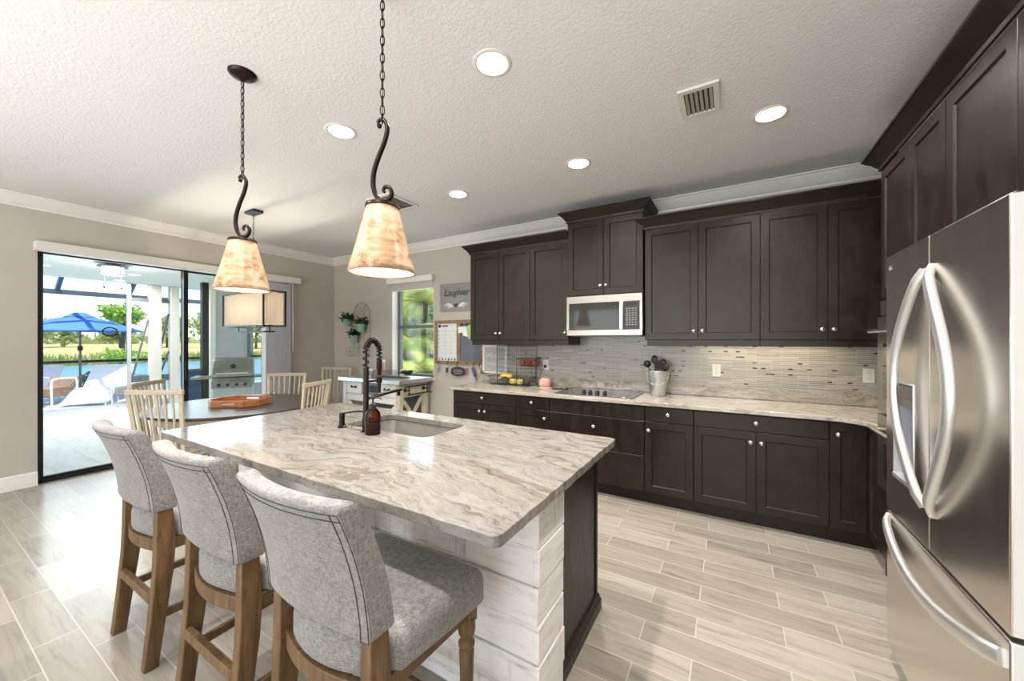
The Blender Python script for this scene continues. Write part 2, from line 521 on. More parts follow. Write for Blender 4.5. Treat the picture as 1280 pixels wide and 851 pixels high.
# alabaster pendant glass
m, nt, b = mat('amber_alabaster')
n1 = noise(nt, coords(nt, (3, 3, 6)), 3.2, 7, 0.62, 0.8)
c = ramp(nt, n1.outputs['Fac'], [(0.32, (0.22, 0.125, 0.065)), (0.44, (0.46, 0.29, 0.165)), (0.57, (0.64, 0.46, 0.31)), (0.72, (0.76, 0.62, 0.46))])
L(nt, c, b.inputs['Base Color'])
b.inputs['Roughness'].default_value = 0.35
t = N(nt, 'ShaderNodeBsdfTranslucent')
L(nt, c, t.inputs['Color'])
mx = N(nt, 'ShaderNodeMixShader')
mx.inputs['Fac'].default_value = 0.22
L(nt, b.outputs[0], mx.inputs[1])
L(nt, t.outputs[0], mx.inputs[2])
L(nt, mx.outputs[0], nt.nodes['Material Output'].inputs['Surface'])
M['alabaster'] = m
m, nt, b = mat('drum_fabric')
n1 = noise(nt, coords(nt, (60, 60, 4)), 2, 3)
c = ramp(nt, n1.outputs['Fac'], [(0.3, (0.66, 0.60, 0.51)), (0.7, (0.80, 0.74, 0.65))])
L(nt, c, b.inputs['Base Color'])
b.inputs['Roughness'].default_value = 0.8
t = N(nt, 'ShaderNodeBsdfTranslucent')
L(nt, c, t.inputs['Color'])
mx = N(nt, 'ShaderNodeMixShader')
mx.inputs['Fac'].default_value = 0.5
L(nt, b.outputs[0], mx.inputs[1])
L(nt, t.outputs[0], mx.inputs[2])
L(nt, mx.outputs[0], nt.nodes['Material Output'].inputs['Surface'])
M['drum_fabric'] = m
m, nt, b = mat('liner_white')
b.inputs['Base Color'].default_value = (0.88, 0.82, 0.72, 1)
b.inputs['Roughness'].default_value = 0.6
t = N(nt, 'ShaderNodeBsdfTranslucent')
t.inputs['Color'].default_value = (0.88, 0.78, 0.62, 1)
mx = N(nt, 'ShaderNodeMixShader')
mx.inputs['Fac'].default_value = 0.15
L(nt, b.outputs[0], mx.inputs[1])
L(nt, t.outputs[0], mx.inputs[2])
L(nt, mx.outputs[0], nt.nodes['Material Output'].inputs['Surface'])
M['liner_white'] = m
emit('bulb_warm', (1.0, 0.84, 0.62), 14.0)
emit('can_lens', (1.0, 0.90, 0.76), 14.0)
emit('patio_lens', (1.0, 0.95, 0.85), 3.0)
emit('strip_lens', (1.0, 0.82, 0.52), 5.0)

# ---------------------------------------------------------------- geometry helpers
class MB:
    def __init__(self):
        self.v = []
        self.f = []

    def add(self, vs, fs):
        o = len(self.v)
        self.v += [tuple(p) for p in vs]
        self.f += [tuple(i + o for i in q) for q in fs]
        return self

    def box(self, x0, x1, y0, y1, z0, z1):
        x0, x1 = sorted((x0, x1)); y0, y1 = sorted((y0, y1)); z0, z1 = sorted((z0, z1))
        vs = [(x0, y0, z0), (x1, y0, z0), (x1, y1, z0), (x0, y1, z0), (x0, y0, z1), (x1, y0, z1), (x1, y1, z1), (x0, y1, z1)]
        return self.add(vs, [(0, 3, 2, 1), (4, 5, 6, 7), (0, 1, 5, 4), (1, 2, 6, 5), (2, 3, 7, 6), (3, 0, 4, 7)])

    def obox(self, c, ax, ay, az):
        c, ax, ay, az = Vector(c), Vector(ax), Vector(ay), Vector(az)
        vs = [c + sx * ax + sy * ay + sz * az for sz in (-.5, .5) for sy in (-.5, .5) for sx in (-.5, .5)]
        return self.add(vs, [(0, 2, 3, 1), (4, 5, 7, 6), (0, 1, 5, 4), (1, 3, 7, 5), (3, 2, 6, 7), (2, 0, 4, 6)])

    def bar(self, a, b, wd, th, up=(0, 0, 1)):
        a, b = Vector(a), Vector(b)
        d = b - a
        u = Vector(up)
        s = d.cross(u)
        if s.length < 1e-6:
            s = d.cross(Vector((0, 1, 0)))
        s.normalize()
        t = s.cross(d).normalized()
        return self.obox((a + b) / 2, d, s * wd, t * th)

    def tube(self, pts, r, n=10, closed=False, caps=True):
        pts = [Vector(p) for p in pts]
        m = len(pts)
        rs = r if isinstance(r, (list, tuple)) else [r] * m
        rings = []
        prev = None
        for i, p in enumerate(pts):
            if closed:
                d = pts[(i + 1) % m] - pts[i - 1]
            else:
                d = pts[min(i + 1, m - 1)] - pts[max(i - 1, 0)]
            if d.length < 1e-9:
                d = Vector((0, 0, 1))
            d.normalize()
            if prev is None:
                a = d.orthogonal().normalized()
            else:
                a = prev - d * prev.dot(d)
                a = a.normalized() if a.length > 1e-6 else d.orthogonal().normalized()
            prev = a
            bq = d.cross(a)
            rings.append([p + rs[i] * (math.cos(2 * math.pi * k / n) * a + math.sin(2 * math.pi * k / n) * bq) for k in range(n)])
        vs = [q for ring in rings for q in ring]
        fs = []
        for i in range(m if closed else m - 1):
            j = (i + 1) % m
            for k in range(n):
                k2 = (k + 1) % n
                fs.append((i * n + k, i * n + k2, j * n + k2, j * n + k))
        if not closed and caps:
            fs.append(tuple(reversed(range(n))))
            fs.append(tuple((m - 1) * n + k for k in range(n)))
        return self.add(vs, fs)

    def lathe(self, prof, c=(0, 0, 0), n=24, axis='Z', caps=True):
        c = Vector(c)
        vs = []
        for r, h in prof:
            for k in range(n):
                a = 2 * math.pi * k / n
                p = (r * math.cos(a), r * math.sin(a), h)
                if axis == 'Y':
                    p = (p[0], p[2], -p[1])
                elif axis == 'X':
                    p = (p[2], p[0], p[1])
                vs.append(c + Vector(p))
        fs = []
        for i in range(len(prof) - 1):
            for k in range(n):
                k2 = (k + 1) % n
                fs.append((i * n + k, i * n + k2, (i + 1) * n + k2, (i + 1) * n + k))
        if caps:
            if prof[0][0] > 1e-6:
                fs.append(tuple(reversed(range(n))))
            if prof[-1][0] > 1e-6:
                fs.append(tuple((len(prof) - 1) * n + k for k in range(n)))
        return self.add(vs, fs)

    def cyl(self, a, b, r, n=16, r2=None):
        return self.tube([a, b], [r, r if r2 is None else r2], n)

    def sphere(self, c, r, n=14, m=8, sz=(1, 1, 1)):
        prof = [(max(1e-7, math.sin(math.pi * i / m)), -math.cos(math.pi * i / m)) for i in range(m + 1)]
        o = len(self.v)
        self.lathe(prof, (0, 0, 0), n, caps=False)
        for i in range(o, len(self.v)):
            q = self.v[i]
            self.v[i] = (c[0] + q[0] * r * sz[0], c[1] + q[1] * r * sz[1], c[2] + q[2] * r * sz[2])
        return self

    def prism(self, poly, h0, h1, axis='Z'):
        """poly of (a, b); axis Z: (x,y) extruded in z; X: (y,z) extruded in x; Y: (x,z) extruded in y"""
        def P(a, b, h):
            return {'Z': (a, b, h), 'X': (h, a, b), 'Y': (a, h, b)}[axis]
        n = len(poly)
        vs = [P(a, b, h0) for a, b in poly] + [P(a, b, h1) for a, b in poly]
        fs = [tuple(range(n)), tuple(n + i for i in range(n))]
        fs += [(i, (i + 1) % n, n + (i + 1) % n, n + i) for i in range(n)]
        return self.add(vs, fs)

    def loft(self, rings, closed=True, caps=True):
        n = len(rings[0])
        vs = [p for r_ in rings for p in r_]
        fs = []
        for i in range(len(rings) - 1):
            for k in range(n if closed else n - 1):
                k2 = (k + 1) % n
                fs.append((i * n + k, i * n + k2, (i + 1) * n + k2, (i + 1) * n + k))
        if caps and closed:
            fs.append(tuple(reversed(range(n))))
            fs.append(tuple((len(rings) - 1) * n + k for k in range(n)))
        return self.add(vs, fs)

    def sweep(self, path, prof, side=1):
        """mitred sweep of a profile of (outward, z) along a 2-D path of (x, y); outward is to the left of travel when side = 1"""
        pts = [Vector(p) for p in path]
        nrm = []
        for i in range(len(pts) - 1):
            d = (pts[i + 1] - pts[i]).normalized()
            nrm.append(Vector((-d.y, d.x)) * side)
        rings = []
        for i, p in enumerate(pts):
            if i == 0:
                mv = nrm[0]
            elif i == len(pts) - 1:
                mv = nrm[-1]
            else:
                s = nrm[i - 1] + nrm[i]
                mv = s / max(0.2, s.dot(nrm[i]))
            rings.append([(p.x + mv.x * o, p.y + mv.y * o, z) for o, z in prof])
        return self.loft(rings)

    def face_panel(self, o, u, n, wd, ht, stile=0.058, t=0.02, rec=0.009):
        """shaker front: o = lower corner on the carcass plane, u = unit across, n = unit outward"""
        o, u, n = Vector(o), Vector(u), Vector(n)
        z = Vector((0, 0, 1))
        def ring(ins, dep):
            return [o + u * a + z * b_ + n * dep for a, b_ in ((ins, ins), (wd - ins, ins), (wd - ins, ht - ins), (ins, ht - ins))]
        vs = ring(0, 0) + ring(0, t - 0.0015) + ring(0.0015, t) + ring(stile, t) + ring(stile + 0.006, t - rec)
        fs = [(3, 2, 1, 0)]
        for i in range(4):
            for k in range(4):
                k2 = (k + 1) % 4
                fs.append((i * 4 + k, i * 4 + k2, (i + 1) * 4 + k2, (i + 1) * 4 + k))
        fs.append((16, 17, 18, 19))
        return self.add(vs, fs)

    def slab_front(self, o, u, n, wd, ht, t=0.02):
        o, u, n = Vector(o), Vector(u), Vector(n)
        z = Vector((0, 0, 1))
        def ring(ins, dep):
            return [o + u * a + z * b_ + n * dep for a, b_ in ((ins, ins), (wd - ins, ins), (wd - ins, ht - ins), (ins, ht - ins))]
        vs = ring(0, 0) + ring(0, t - 0.003) + ring(0.003, t)
        fs = [(3, 2, 1, 0)]
        for i in range(2):
            for k in range(4):
                k2 = (k + 1) % 4
                fs.append((i * 4 + k, i * 4 + k2, (i + 1) * 4 + k2, (i + 1) * 4 + k))
        fs.append((8, 9, 10, 11))
        return self.add(vs, fs)

    def slab_with_hole(self, outer, hole, z0, z1):
        bm = bmesh.new()
        def lp(pts):
            vv = [bm.verts.new((x, y, z1)) for x, y in pts]
            return [bm.edges.new((vv[i], vv[(i + 1) % len(vv)])) for i in range(len(vv))]
        e = lp(outer) + lp(hole)
        bmesh.ops.triangle_fill(bm, edges=e, use_beauty=True, use_dissolve=False)
        bm.verts.ensure_lookup_table()
        bm.verts.index_update()
        nv = len(bm.verts)
        vs = [v.co[:] for v in bm.verts]
        fs = [tuple(v.index for v in f.verts) for f in bm.faces]
        bm.free()
        allv = vs + [(x, y, z0) for x, y, _ in vs]
        allf = fs + [tuple(i + nv for i in reversed(f)) for f in fs]
        a, b_ = len(outer), len(hole)
        allf += [(i, (i + 1) % a, nv + (i + 1) % a, nv + i) for i in range(a)]
        allf += [(a + i, a + (i + 1) % b_, nv + a + (i + 1) % b_, nv + a + i) for i in range(b_)]
        return self.add(allv, allf)

    def leaves(self, n, where, size, aspect=2.0, droop=0.0):
        for _ in range(n):
            c = Vector(where())
            d = Vector((random.gauss(0, 1), random.gauss(0, 1), random.gauss(0, 0.8) - droop)).normalized()
            s = d.orthogonal().normalized()
            s.rotate(Matrix.Rotation(random.uniform(0, 6.28), 3, d))
            k = size * random.uniform(0.6, 1.3)
            p0, p1, p2, p3 = c, c + d * k * 0.5 + s * k / aspect / 2, c + d * k, c + d * k * 0.5 - s * k / aspect / 2
            self.add([p0, p1, p2, p3], [(0, 1, 2, 3)])
        return self

    def xform(self, mtx):
        self.v = [tuple(mtx @ Vector(p)) for p in self.v]
        return self

    def build(self, name, m, parent=None, bevel=0, smooth=40, seg=2, subsurf=0, label=None):
        me = bpy.data.meshes.new(name)
        me.from_pydata(self.v, [], self.f)
        bm = bmesh.new()
        bm.from_mesh(me)
        bmesh.ops.remove_doubles(bm, verts=bm.verts, dist=1e-6)
        bmesh.ops.recalc_face_normals(bm, faces=bm.faces)
        bm.to_mesh(me)
        bm.free()
        me.materials.append(M[m] if isinstance(m, str) else m)
        if smooth:
            for p in me.polygons:
                p.use_smooth = True
            if smooth < 180:
                me.set_sharp_from_angle(angle=R(smooth))
        o = bpy.data.objects.new(name, me)
        col.objects.link(o)
        if bevel:
            bv = o.modifiers.new('bevel', 'BEVEL')
            bv.width = bevel
            bv.segments = seg
            bv.limit_method = 'ANGLE'
            bv.angle_limit = R(35)
        if subsurf:
            ss = o.modifiers.new('subsurf', 'SUBSURF')
            ss.levels = ss.render_levels = subsurf
        if parent is not None:
            o.parent = parent
            o.matrix_parent_inverse = wmat(parent).inverted()
        if label:
            o['label'] = label
        return o

def wmat(o):
    mtx = Matrix.Translation(o.location) @ o.rotation_euler.to_matrix().to_4x4()
    if o.parent is not None:
        mtx = wmat(o.parent) @ o.matrix_parent_inverse @ mtx
    return mtx

def tag(o, label, cat, group=None, kind=None):
    o['label'] = label
    o['category'] = cat
    if group:
        o['group'] = group
    if kind:
        o['kind'] = kind
    return o

def thing(name, label, cat, loc=(0, 0, 0), group=None):
    o = bpy.data.objects.new(name, None)
    o.empty_display_size = 0.1
    col.objects.link(o)
    o.location = loc
    return tag(o, label, cat, group)

def struct(o, label=None, cat=None):
    o['kind'] = 'structure'
    if label:
        o['label'] = label
    if cat:
        o['category'] = cat
    return o

def dup(root, loc, rz=0.0, label=None, group=None):
    def cp(o, par):
        c = o.copy()
        col.objects.link(c)
        if par is not None:
            c.parent = par
        for ch in [x for x in bpy.data.objects if x.parent == o]:
            cp(ch, c)
        return c
    r_ = cp(root, None)
    r_.location = loc
    r_.rotation_euler = (0, 0, rz)
    if label:
        r_['label'] = label
    if group:
        r_['group'] = group
    return r_

def text_obj(name, s, size, m, parent, mtx, extrude=0.0008, align='CENTER', shear=0.0, space=1.0):
    cu = bpy.data.curves.new(name, 'FONT')
    cu.body = s
    cu.size = size
    cu.extrude = extrude
    cu.align_x = align
    cu.align_y = 'CENTER'
    cu.shear = shear
    cu.space_character = space
    tmp = bpy.data.objects.new(name + '_tmp', cu)
    col.objects.link(tmp)
    dg = bpy.context.evaluated_depsgraph_get()
    me = bpy.data.meshes.new_from_object(tmp.evaluated_get(dg))
    bpy.data.objects.remove(tmp)
    bpy.data.curves.remove(cu)
    me.transform(mtx)
    me.name = name
    me.materials.clear()
    me.materials.append(M[m])
    o = bpy.data.objects.new(name, me)
    col.objects.link(o)
    if parent is not None:
        o.parent = parent
        o.matrix_parent_inverse = wmat(parent).inverted()
    return o

def ON_BACK(x, y, z):
    """text frame on a wall that faces -Y"""
    return Matrix.Translation((x, y, z)) @ Matrix.Rotation(R(90), 4, 'X')

def arc(c, r, a0, a1, n):
    return [(c[0] + r * math.cos(a0 + (a1 - a0) * i / n), c[1] + r * math.sin(a0 + (a1 - a0) * i / n)) for i in range(n + 1)]

def rrect(x0, x1, y0, y1, r, n=6):
    return (arc((x1 - r, y1 - r), r, 0, math.pi / 2, n) + arc((x0 + r, y1 - r), r, math.pi / 2, math.pi, n)
            + arc((x0 + r, y0 + r), r, math.pi, 1.5 * math.pi, n) + arc((x1 - r, y0 + r), r, 1.5 * math.pi, 2 * math.pi, n))

def catmull(pts, n=6):
    pts = [Vector(p) for p in pts]
    out = []
    for i in range(len(pts) - 1):
        p0, p1, p2, p3 = pts[max(i - 1, 0)], pts[i], pts[i + 1], pts[min(i + 2, len(pts) - 1)]
        for k in range(n):
            t = k / n
            out.append(0.5 * ((2 * p1) + (p2 - p0) * t + (2 * p0 - 5 * p1 + 4 * p2 - p3) * t * t + (3 * p1 - p0 - 3 * p2 + p3) * t ** 3))
    out.append(pts[-1])
    return out

UX, UY, UZ = Vector((1, 0, 0)), Vector((0, 1, 0)), Vector((0, 0, 1))
CEIL = 2.87
XL, XR, YB, YF = -6.0, 1.43, 4.08, -5.0     # inner faces: patio wall, fridge wall, cabinet wall, living-room wall

# ---------------------------------------------------------------- structure
struct(MB().box(XL - 0.2, XR + 0.2, YF - 0.2, YB + 0.2, -0.08, 0).build('floor', 'floor', smooth=0), 'pale wood-look plank tile floor of the kitchen', 'floor')
CANS = [(-1.061, 1.607, 'round recessed light over the island sink side, the largest in the photo'),
        (-2.29, 1.607, 'round recessed light near the pendant over the dining end'),
        (-1.061, 2.862, 'round recessed light above the cooktop aisle'),
        (-2.29, 2.868, 'round recessed light nearest the window corner'),
        (0.21, 2.850, 'round recessed light beyond the square ceiling vent'),
        (0.21, 1.607, 'round recessed light in front of the refrigerator'),
        (-1.061, 0.352, 'round recessed light above the counter stool by the refrigerator'),
        (-2.29, 0.352, 'round recessed light above the counter stool by the patio door')]
def plate_with_holes(outer, holes, z0, z1):
    bm = bmesh.new()
    loops = []
    for pts in [outer] + holes:
        vv = [bm.verts.new((x, y, z0)) for x, y in pts]
        loops.append([bm.edges.new((vv[i], vv[(i + 1) % len(vv)])) for i in range(len(vv))])
    bmesh.ops.triangle_fill(bm, edges=[e for l_ in loops for e in l_], use_beauty=True)
    bm.verts.index_update()
    mb = MB()
    mb.add([v.co[:] for v in bm.verts], [tuple(v.index for v in f.verts) for f in bm.faces])
    bm.free()
    x0, x1 = outer[0][0], outer[2][0]
    y0, y1 = outer[0][1], outer[2][1]
    mb.add([(x0, y0, z1), (x1, y0, z1), (x1, y1, z1), (x0, y1, z1), (x0, y0, z0), (x1, y0, z0), (x1, y1, z0), (x0, y1, z0)],
           [(0, 1, 2, 3), (4, 5, 1, 0), (5, 6, 2, 1), (6, 7, 3, 2), (7, 4, 0, 3)])
    return mb
cx0_, cx1_, cy0_, cy1_ = XL - 0.2, XR + 0.2, YF - 0.2, YB + 0.2
struct(plate_with_holes([(cx0_, cy0_), (cx1_, cy0_), (cx1_, cy1_), (cx0_, cy1_)], [[(x + 0.078 * math.cos(2 * math.pi * k / 32), y + 0.078 * math.sin(2 * math.pi * k / 32)) for k in range(32)] for x, y, _ in CANS], CEIL, CEIL + 0.12).build('ceiling', 'ceiling', smooth=0), 'white knockdown textured ceiling', 'ceiling')
DY0, DY1, DZ = 0.83, 3.34, 2.40
wl_ = MB().box(XL - 0.2, XL, YF, DY0, 0, CEIL).box(XL - 0.2, XL, DY1, YB, 0, CEIL).box(XL - 0.2, XL, DY0, DY1, DZ, CEIL)
struct(wl_.build('wall_left', 'wall_paint', smooth=0), 'beige wall around the patio slider', 'wall')
WX0, WX1, WZ0, WZ1 = -4.555, -3.70, 0.90, 2.36
wb_ = MB().box(XL - 0.2, WX0, YB, YB + 0.2, 0, CEIL).box(WX1, XR + 0.2, YB, YB + 0.2, 0, CEIL)
wb_.box(WX0, WX1, YB, YB + 0.2, 0, WZ0).box(WX0, WX1, YB, YB + 0.2, WZ1, CEIL)
struct(wb_.build('wall_back', 'wall_paint', smooth=0), 'beige wall behind the dark cabinets', 'wall')
struct(MB().box(XR, XR + 0.2, YF, YB, 0, CEIL).build('wall_right', 'wall_paint', smooth=0), 'wall behind the refrigerator', 'wall')
wf_ = MB().box(XL - 0.2, -5.0, YF - 0.2, YF, 0, CEIL).box(0.9, XR + 0.2, YF - 0.2, YF, 0, CEIL).box(-5.0, 0.9, YF - 0.2, YF, 2.5, CEIL).box(-5.0, 0.9, YF - 0.2, YF, 0, 0.3)
wf_.box(-2.15, -1.95, YF - 0.2, YF, 0.3, 2.5)
struct(wf_.build('wall_front', 'wall_paint', smooth=0), 'unseen living room wall with two wide openings added for fill light', 'wall')  # openings added to let the rear fill in

# room crown moulding
def crown_prof(z1, h, p):
    return [(0, z1 - h), (0.012, z1 - h), (0.016, z1 - h * 0.86), (0.03, z1 - h * 0.78), (0.045, z1 - h * 0.55), (p * 0.80, z1 - h * 0.24),
            (p * 0.86, z1 - h * 0.12), (p, z1 - h * 0.10), (p, z1), (0, z1)]
cm = MB().sweep([(XL, YF), (XL, YB), (XR, YB)], crown_prof(CEIL, 0.115, 0.10), side=-1)
struct(cm.build('trim_1', 'trim_white', smooth=30), 'white crown moulding round the ceiling', 'moulding')
def base_prof():
    return [(0, 0), (0.016, 0), (0.016, 0.105), (0.011, 0.118), (0.011, 0.128), (0.005, 0.138), (0, 0.14)]
struct(MB().sweep([(XL, YF), (XL, DY0)], base_prof(), side=-1).build('baseboard_left', 'trim_white', smooth=30), 'white baseboard left of the slider', 'baseboard')
struct(MB().sweep([(XL, DY1), (XL, YB), (-2.82, YB)], base_prof(), side=-1).build('baseboard_back', 'trim_white', smooth=30), 'white baseboard in the dining corner', 'baseboard')

# sliding door: dark frame, two glass panels, dark stiles
sd = struct(MB().box(-6.19, -6.05, DY0, DY0 + 0.035, 0, DZ).box(-6.19, -6.05, DY1 - 0.035, DY1, 0, DZ)
            .box(-6.19, -6.05, DY0, DY1, DZ - 0.04, DZ).box(-6.19, -6.05, DY0, DY1, 0, 0.03)
            .build('door_1', 'frame_black', bevel=0.004), 'dark framed sliding glass patio door', 'door')
for i, (a, b_, x) in enumerate(((DY0 + 0.035, 2.06, -6.09), (2.02, DY1 - 0.035, -6.15))):
    st = MB()
    st.box(x - 0.02, x + 0.02, a, a + 0.045 if i else a + 0.012, 0.03, DZ - 0.04)
    st.box(x - 0.02, x + 0.02, b_ - 0.045, b_, 0.03, DZ - 0.04)
    st.box(x - 0.02, x + 0.02, a, b_, 0.03, 0.06).box(x - 0.02, x + 0.02, a, b_, DZ - 0.06, DZ - 0.04)
    fr = st.build('sash', 'frame_black', sd, bevel=0.003)
    MB().box(x - 0.004, x + 0.004, a + 0.01, b_ - 0.03, 0.05, DZ - 0.05).build('glass_pane', 'window_glass', fr, smooth=0)
MB().bar((-6.055, 2.035, 0.95), (-6.055, 2.035, 1.20), 0.02, 0.02).build('door_handle', 'frame_black', sd, bevel=0.004)

# kitchen window
wn_ = struct(MB().box(WX0, WX1, 4.20, 4.26, WZ0, WZ0 + 0.05).box(WX0, WX1, 4.20, 4.26, WZ1 - 0.05, WZ1).box(WX0, WX0 + 0.045, 4.20, 4.26, WZ0, WZ1)
             .box(WX1 - 0.045, WX1, 4.20, 4.26, WZ0, WZ1).box(WX0, WX1, 4.195, 4.265, 1.64, 1.69)
             .build('window_1', 'frame_grey', bevel=0.003), 'narrow dark framed single hung window', 'window')
MB().box(WX0 + 0.03, WX1 - 0.03, 4.225, 4.231, WZ0 + 0.03, 1.65).build('lower_pane', 'coated_glass', wn_, smooth=0)
MB().box(WX0 + 0.03, WX1 - 0.03, 4.235, 4.241, 1.67, WZ1 - 0.03).build('upper_pane', 'coated_glass', wn_, smooth=0)
jm = MB().box(WX0, WX0 + 0.004, YB - 0.002, 4.20, WZ0, WZ1).box(WX1 - 0.004, WX1, YB - 0.002, 4.20, WZ0, WZ1).box(WX0, WX1, YB - 0.002, 4.20, WZ1 - 0.004, WZ1)
jm.build('window_reveal', 'trim_white', wn_, smooth=0)
MB().box(WX0 - 0.03, WX1 + 0.03, YB - 0.035, 4.20, WZ0 - 0.025, WZ0 + 0.005).build('window_sill', 'trim_white', wn_, bevel=0.004)

# blind of the kitchen window, mostly raised
bl = thing('window_blind', 'white horizontal blind pulled up at the kitchen window', 'blind', (-4.12, 4.05, 2.30))
MB().box(WX0 - 0.05, WX1 + 0.03, YB - 0.075, YB - 0.005, 2.315, 2.40).build('blind_valance', 'trim_white', bl, bevel=0.006)
sl = MB()
for i in range(9):
    z = 2.215 + i * 0.012
    sl.box(WX0 + 0.01, WX1 - 0.012, YB - 0.01, YB + 0.04, z, z + 0.008)
sl.build('slat_stack', 'valance_white', bl, bevel=0.001)
MB().tube([(WX0 + 0.10, YB - 0.02, 2.21), (WX0 + 0.10, YB - 0.02, 1.30)], 0.0025, 6).build('pull_cord', 'trim_white', bl)

# vertical blinds of the slider, stacked at the right
vb = thing('vertical_blinds', 'white vertical blinds stacked at the right of the patio door', 'blinds', (-5.96, 3.1, 0.05))
vm = MB()
for i in range(22):
    y = 2.90 + i * 0.0168
    vm.obox((-5.985 + 0.06, y, 1.19), Vector((0.085, 0.012, 0)), Vector((-0.0005, 0.0025, 0)), (0, 0, 2.26))
vm.build('vane_stack', 'blind_lilac', vb, smooth=0)
MB().box(-5.998, -5.87, 0.80, 3.42, 2.345, 2.435).build('valance', 'valance_white', vb, bevel=0.005)
MB().tube([(-5.90, 3.30, 2.34), (-5.90, 3.31, 1.28)], 0.006, 8).build('tilt_wand', 'trim_white', vb)

# ---------------------------------------------------------------- kitchen cabinets
def knob(mb_parent, p, n):
    """mushroom knob at p pointing along n (axis aligned)"""
    prof = [(0.006, 0), (0.005, 0.010), (0.008, 0.014), (0.0155, 0.018), (0.016, 0.023), (0.011, 0.028), (0.0001, 0.030)]
    mb = MB().lathe(prof, (0, 0, 0), 16)
    q = Vector((0, 0, 1)).rotation_difference(Vector(n)).to_matrix().to_4x4()
    mb.xform(Matrix.Translation(p) @ q)
    return mb.build('knob', 'nickel', mb_parent)

FB, FU, TH = 3.45, 3.73, 0.02       # carcass fronts (base, upper) and door thickness
G = 0.0025
def door(par, plane, a0, a1, z0, z1, kn=None, style='panel', axis='Y', nm='door'):
    """front on a plane facing -Y (axis Y, a = x) or facing -X (axis X, a = y)"""
    mb = MB()
    if axis == 'Y':
        o, u, n = (a0 + G, plane, z0 + G), UX, -UY
    else:
        o, u, n = (plane, a1 - G, z0 + G), -UY, -UX
    wd, ht = a1 - a0 - 2 * G, z1 - z0 - 2 * G
    (mb.face_panel if style == 'panel' else mb.slab_front)(o, u, n, wd, ht)
    d = mb.build(nm, 'espresso', par, smooth=0)
    if kn:
        a, z = kn
        p = (a, plane - TH, z) if axis == 'Y' else (plane - TH, a, z)
        knob(d, p, -UY if axis == 'Y' else -UX)
    return d

def base_cab(x0, x1, label):
    t = thing('base_cabinet', label, 'cabinet', ((x0 + x1) / 2, FB, 0), 'base cabinets under the counter')
    MB().box(x0 + 0.001, x1 - 0.001, FB, YB - 0.01, 0.115, 0.879).build('body', 'espresso', t, smooth=0)
    MB().box(x0 + 0.001, x1 - 0.001, FB + 0.06, FB + 0.08, 0.0, 0.115).build('toe_kick', 'espresso', t, smooth=0)
    return t

ZD, ZT = 0.742, 0.872
X = [-2.81, -1.968, -1.578, -0.661, -0.272, 0.598]
t = base_cab(X[0], X[1], 'dark base cabinet at the window end, one wide drawer over two doors')
mid = (X[0] + X[1]) / 2
door(t, FB, X[0], X[1], ZD, ZT, (mid, 0.814), 'slab', nm='drawer')
door(t, FB, X[0], mid, 0.12, ZD, (mid - 0.035, 0.665))
door(t, FB, mid, X[1], 0.12, ZD, (mid + 0.035, 0.665))
t = base_cab(X[1], X[2], 'narrow dark base cabinet left of the drawers under the cooktop')
door(t, FB, X[1], X[2], ZD, ZT, ((X[1] + X[2]) / 2, 0.814), 'slab', nm='drawer')
door(t, FB, X[1], X[2], 0.12, ZD, (X[2] - 0.05, 0.665))
t = base_cab(X[2], X[3], 'dark three-drawer base cabinet under the cooktop')
mid = (X[2] + X[3]) / 2
door(t, FB, X[2], X[3], ZD, ZT, None, 'slab', nm='drawer')
door(t, FB, X[2], X[3], 0.435, ZD, (mid, 0.645), 'slab', nm='drawer')
door(t, FB, X[2], X[3], 0.12, 0.435, (mid, 0.335), 'slab', nm='drawer')
t = base_cab(X[3], X[4], 'narrow dark base cabinet below the utensil bucket')
door(t, FB, X[3], X[4], ZD, ZT, ((X[3] + X[4]) / 2, 0.814), 'slab', nm='drawer')
door(t, FB, X[3], X[4], 0.12, ZD, (X[3] + 0.035, 0.668))
t = base_cab(X[4], X[5], 'wide dark base cabinet right of centre, one long drawer over two doors')
mid = (X[4] + X[5]) / 2
door(t, FB, X[4], X[5], ZD, ZT, (mid, 0.814), 'slab', nm='drawer')
door(t, FB, X[4], mid, 0.12, ZD, (mid - 0.035, 0.665))
door(t, FB, mid, X[5], 0.12, ZD, (mid + 0.035, 0.665))
# corner cabinet with two leaves
CX = 0.82
t = thing('corner_cabinet', 'dark corner base cabinet with a folding two-leaf door beside the oven tower', 'cabinet', (1.0, 3.6, 0), 'base cabinets under the counter')
MB().prism([(0.599, FB), (CX, FB), (CX, 3.175), (XR - 0.01, 3.175), (XR - 0.01, YB - 0.01), (0.599, YB - 0.01)], 0.115, 0.879).build('body', 'espresso', t, smooth=0)
MB().prism([(0.599, FB + 0.06), (CX + 0.06, FB + 0.06), (CX + 0.06, 3.175), (CX + 0.08, 3.175), (CX + 0.08, FB + 0.08), (0.599, FB + 0.08)], 0, 0.115).build('toe_kick', 'espresso', t, smooth=0)
door(t, FB, 0.598, CX - TH, 0.12, ZT, (0.645, 0.79))
door(t, CX, 3.178, FB - TH, 0.12, ZT, None, axis='X')

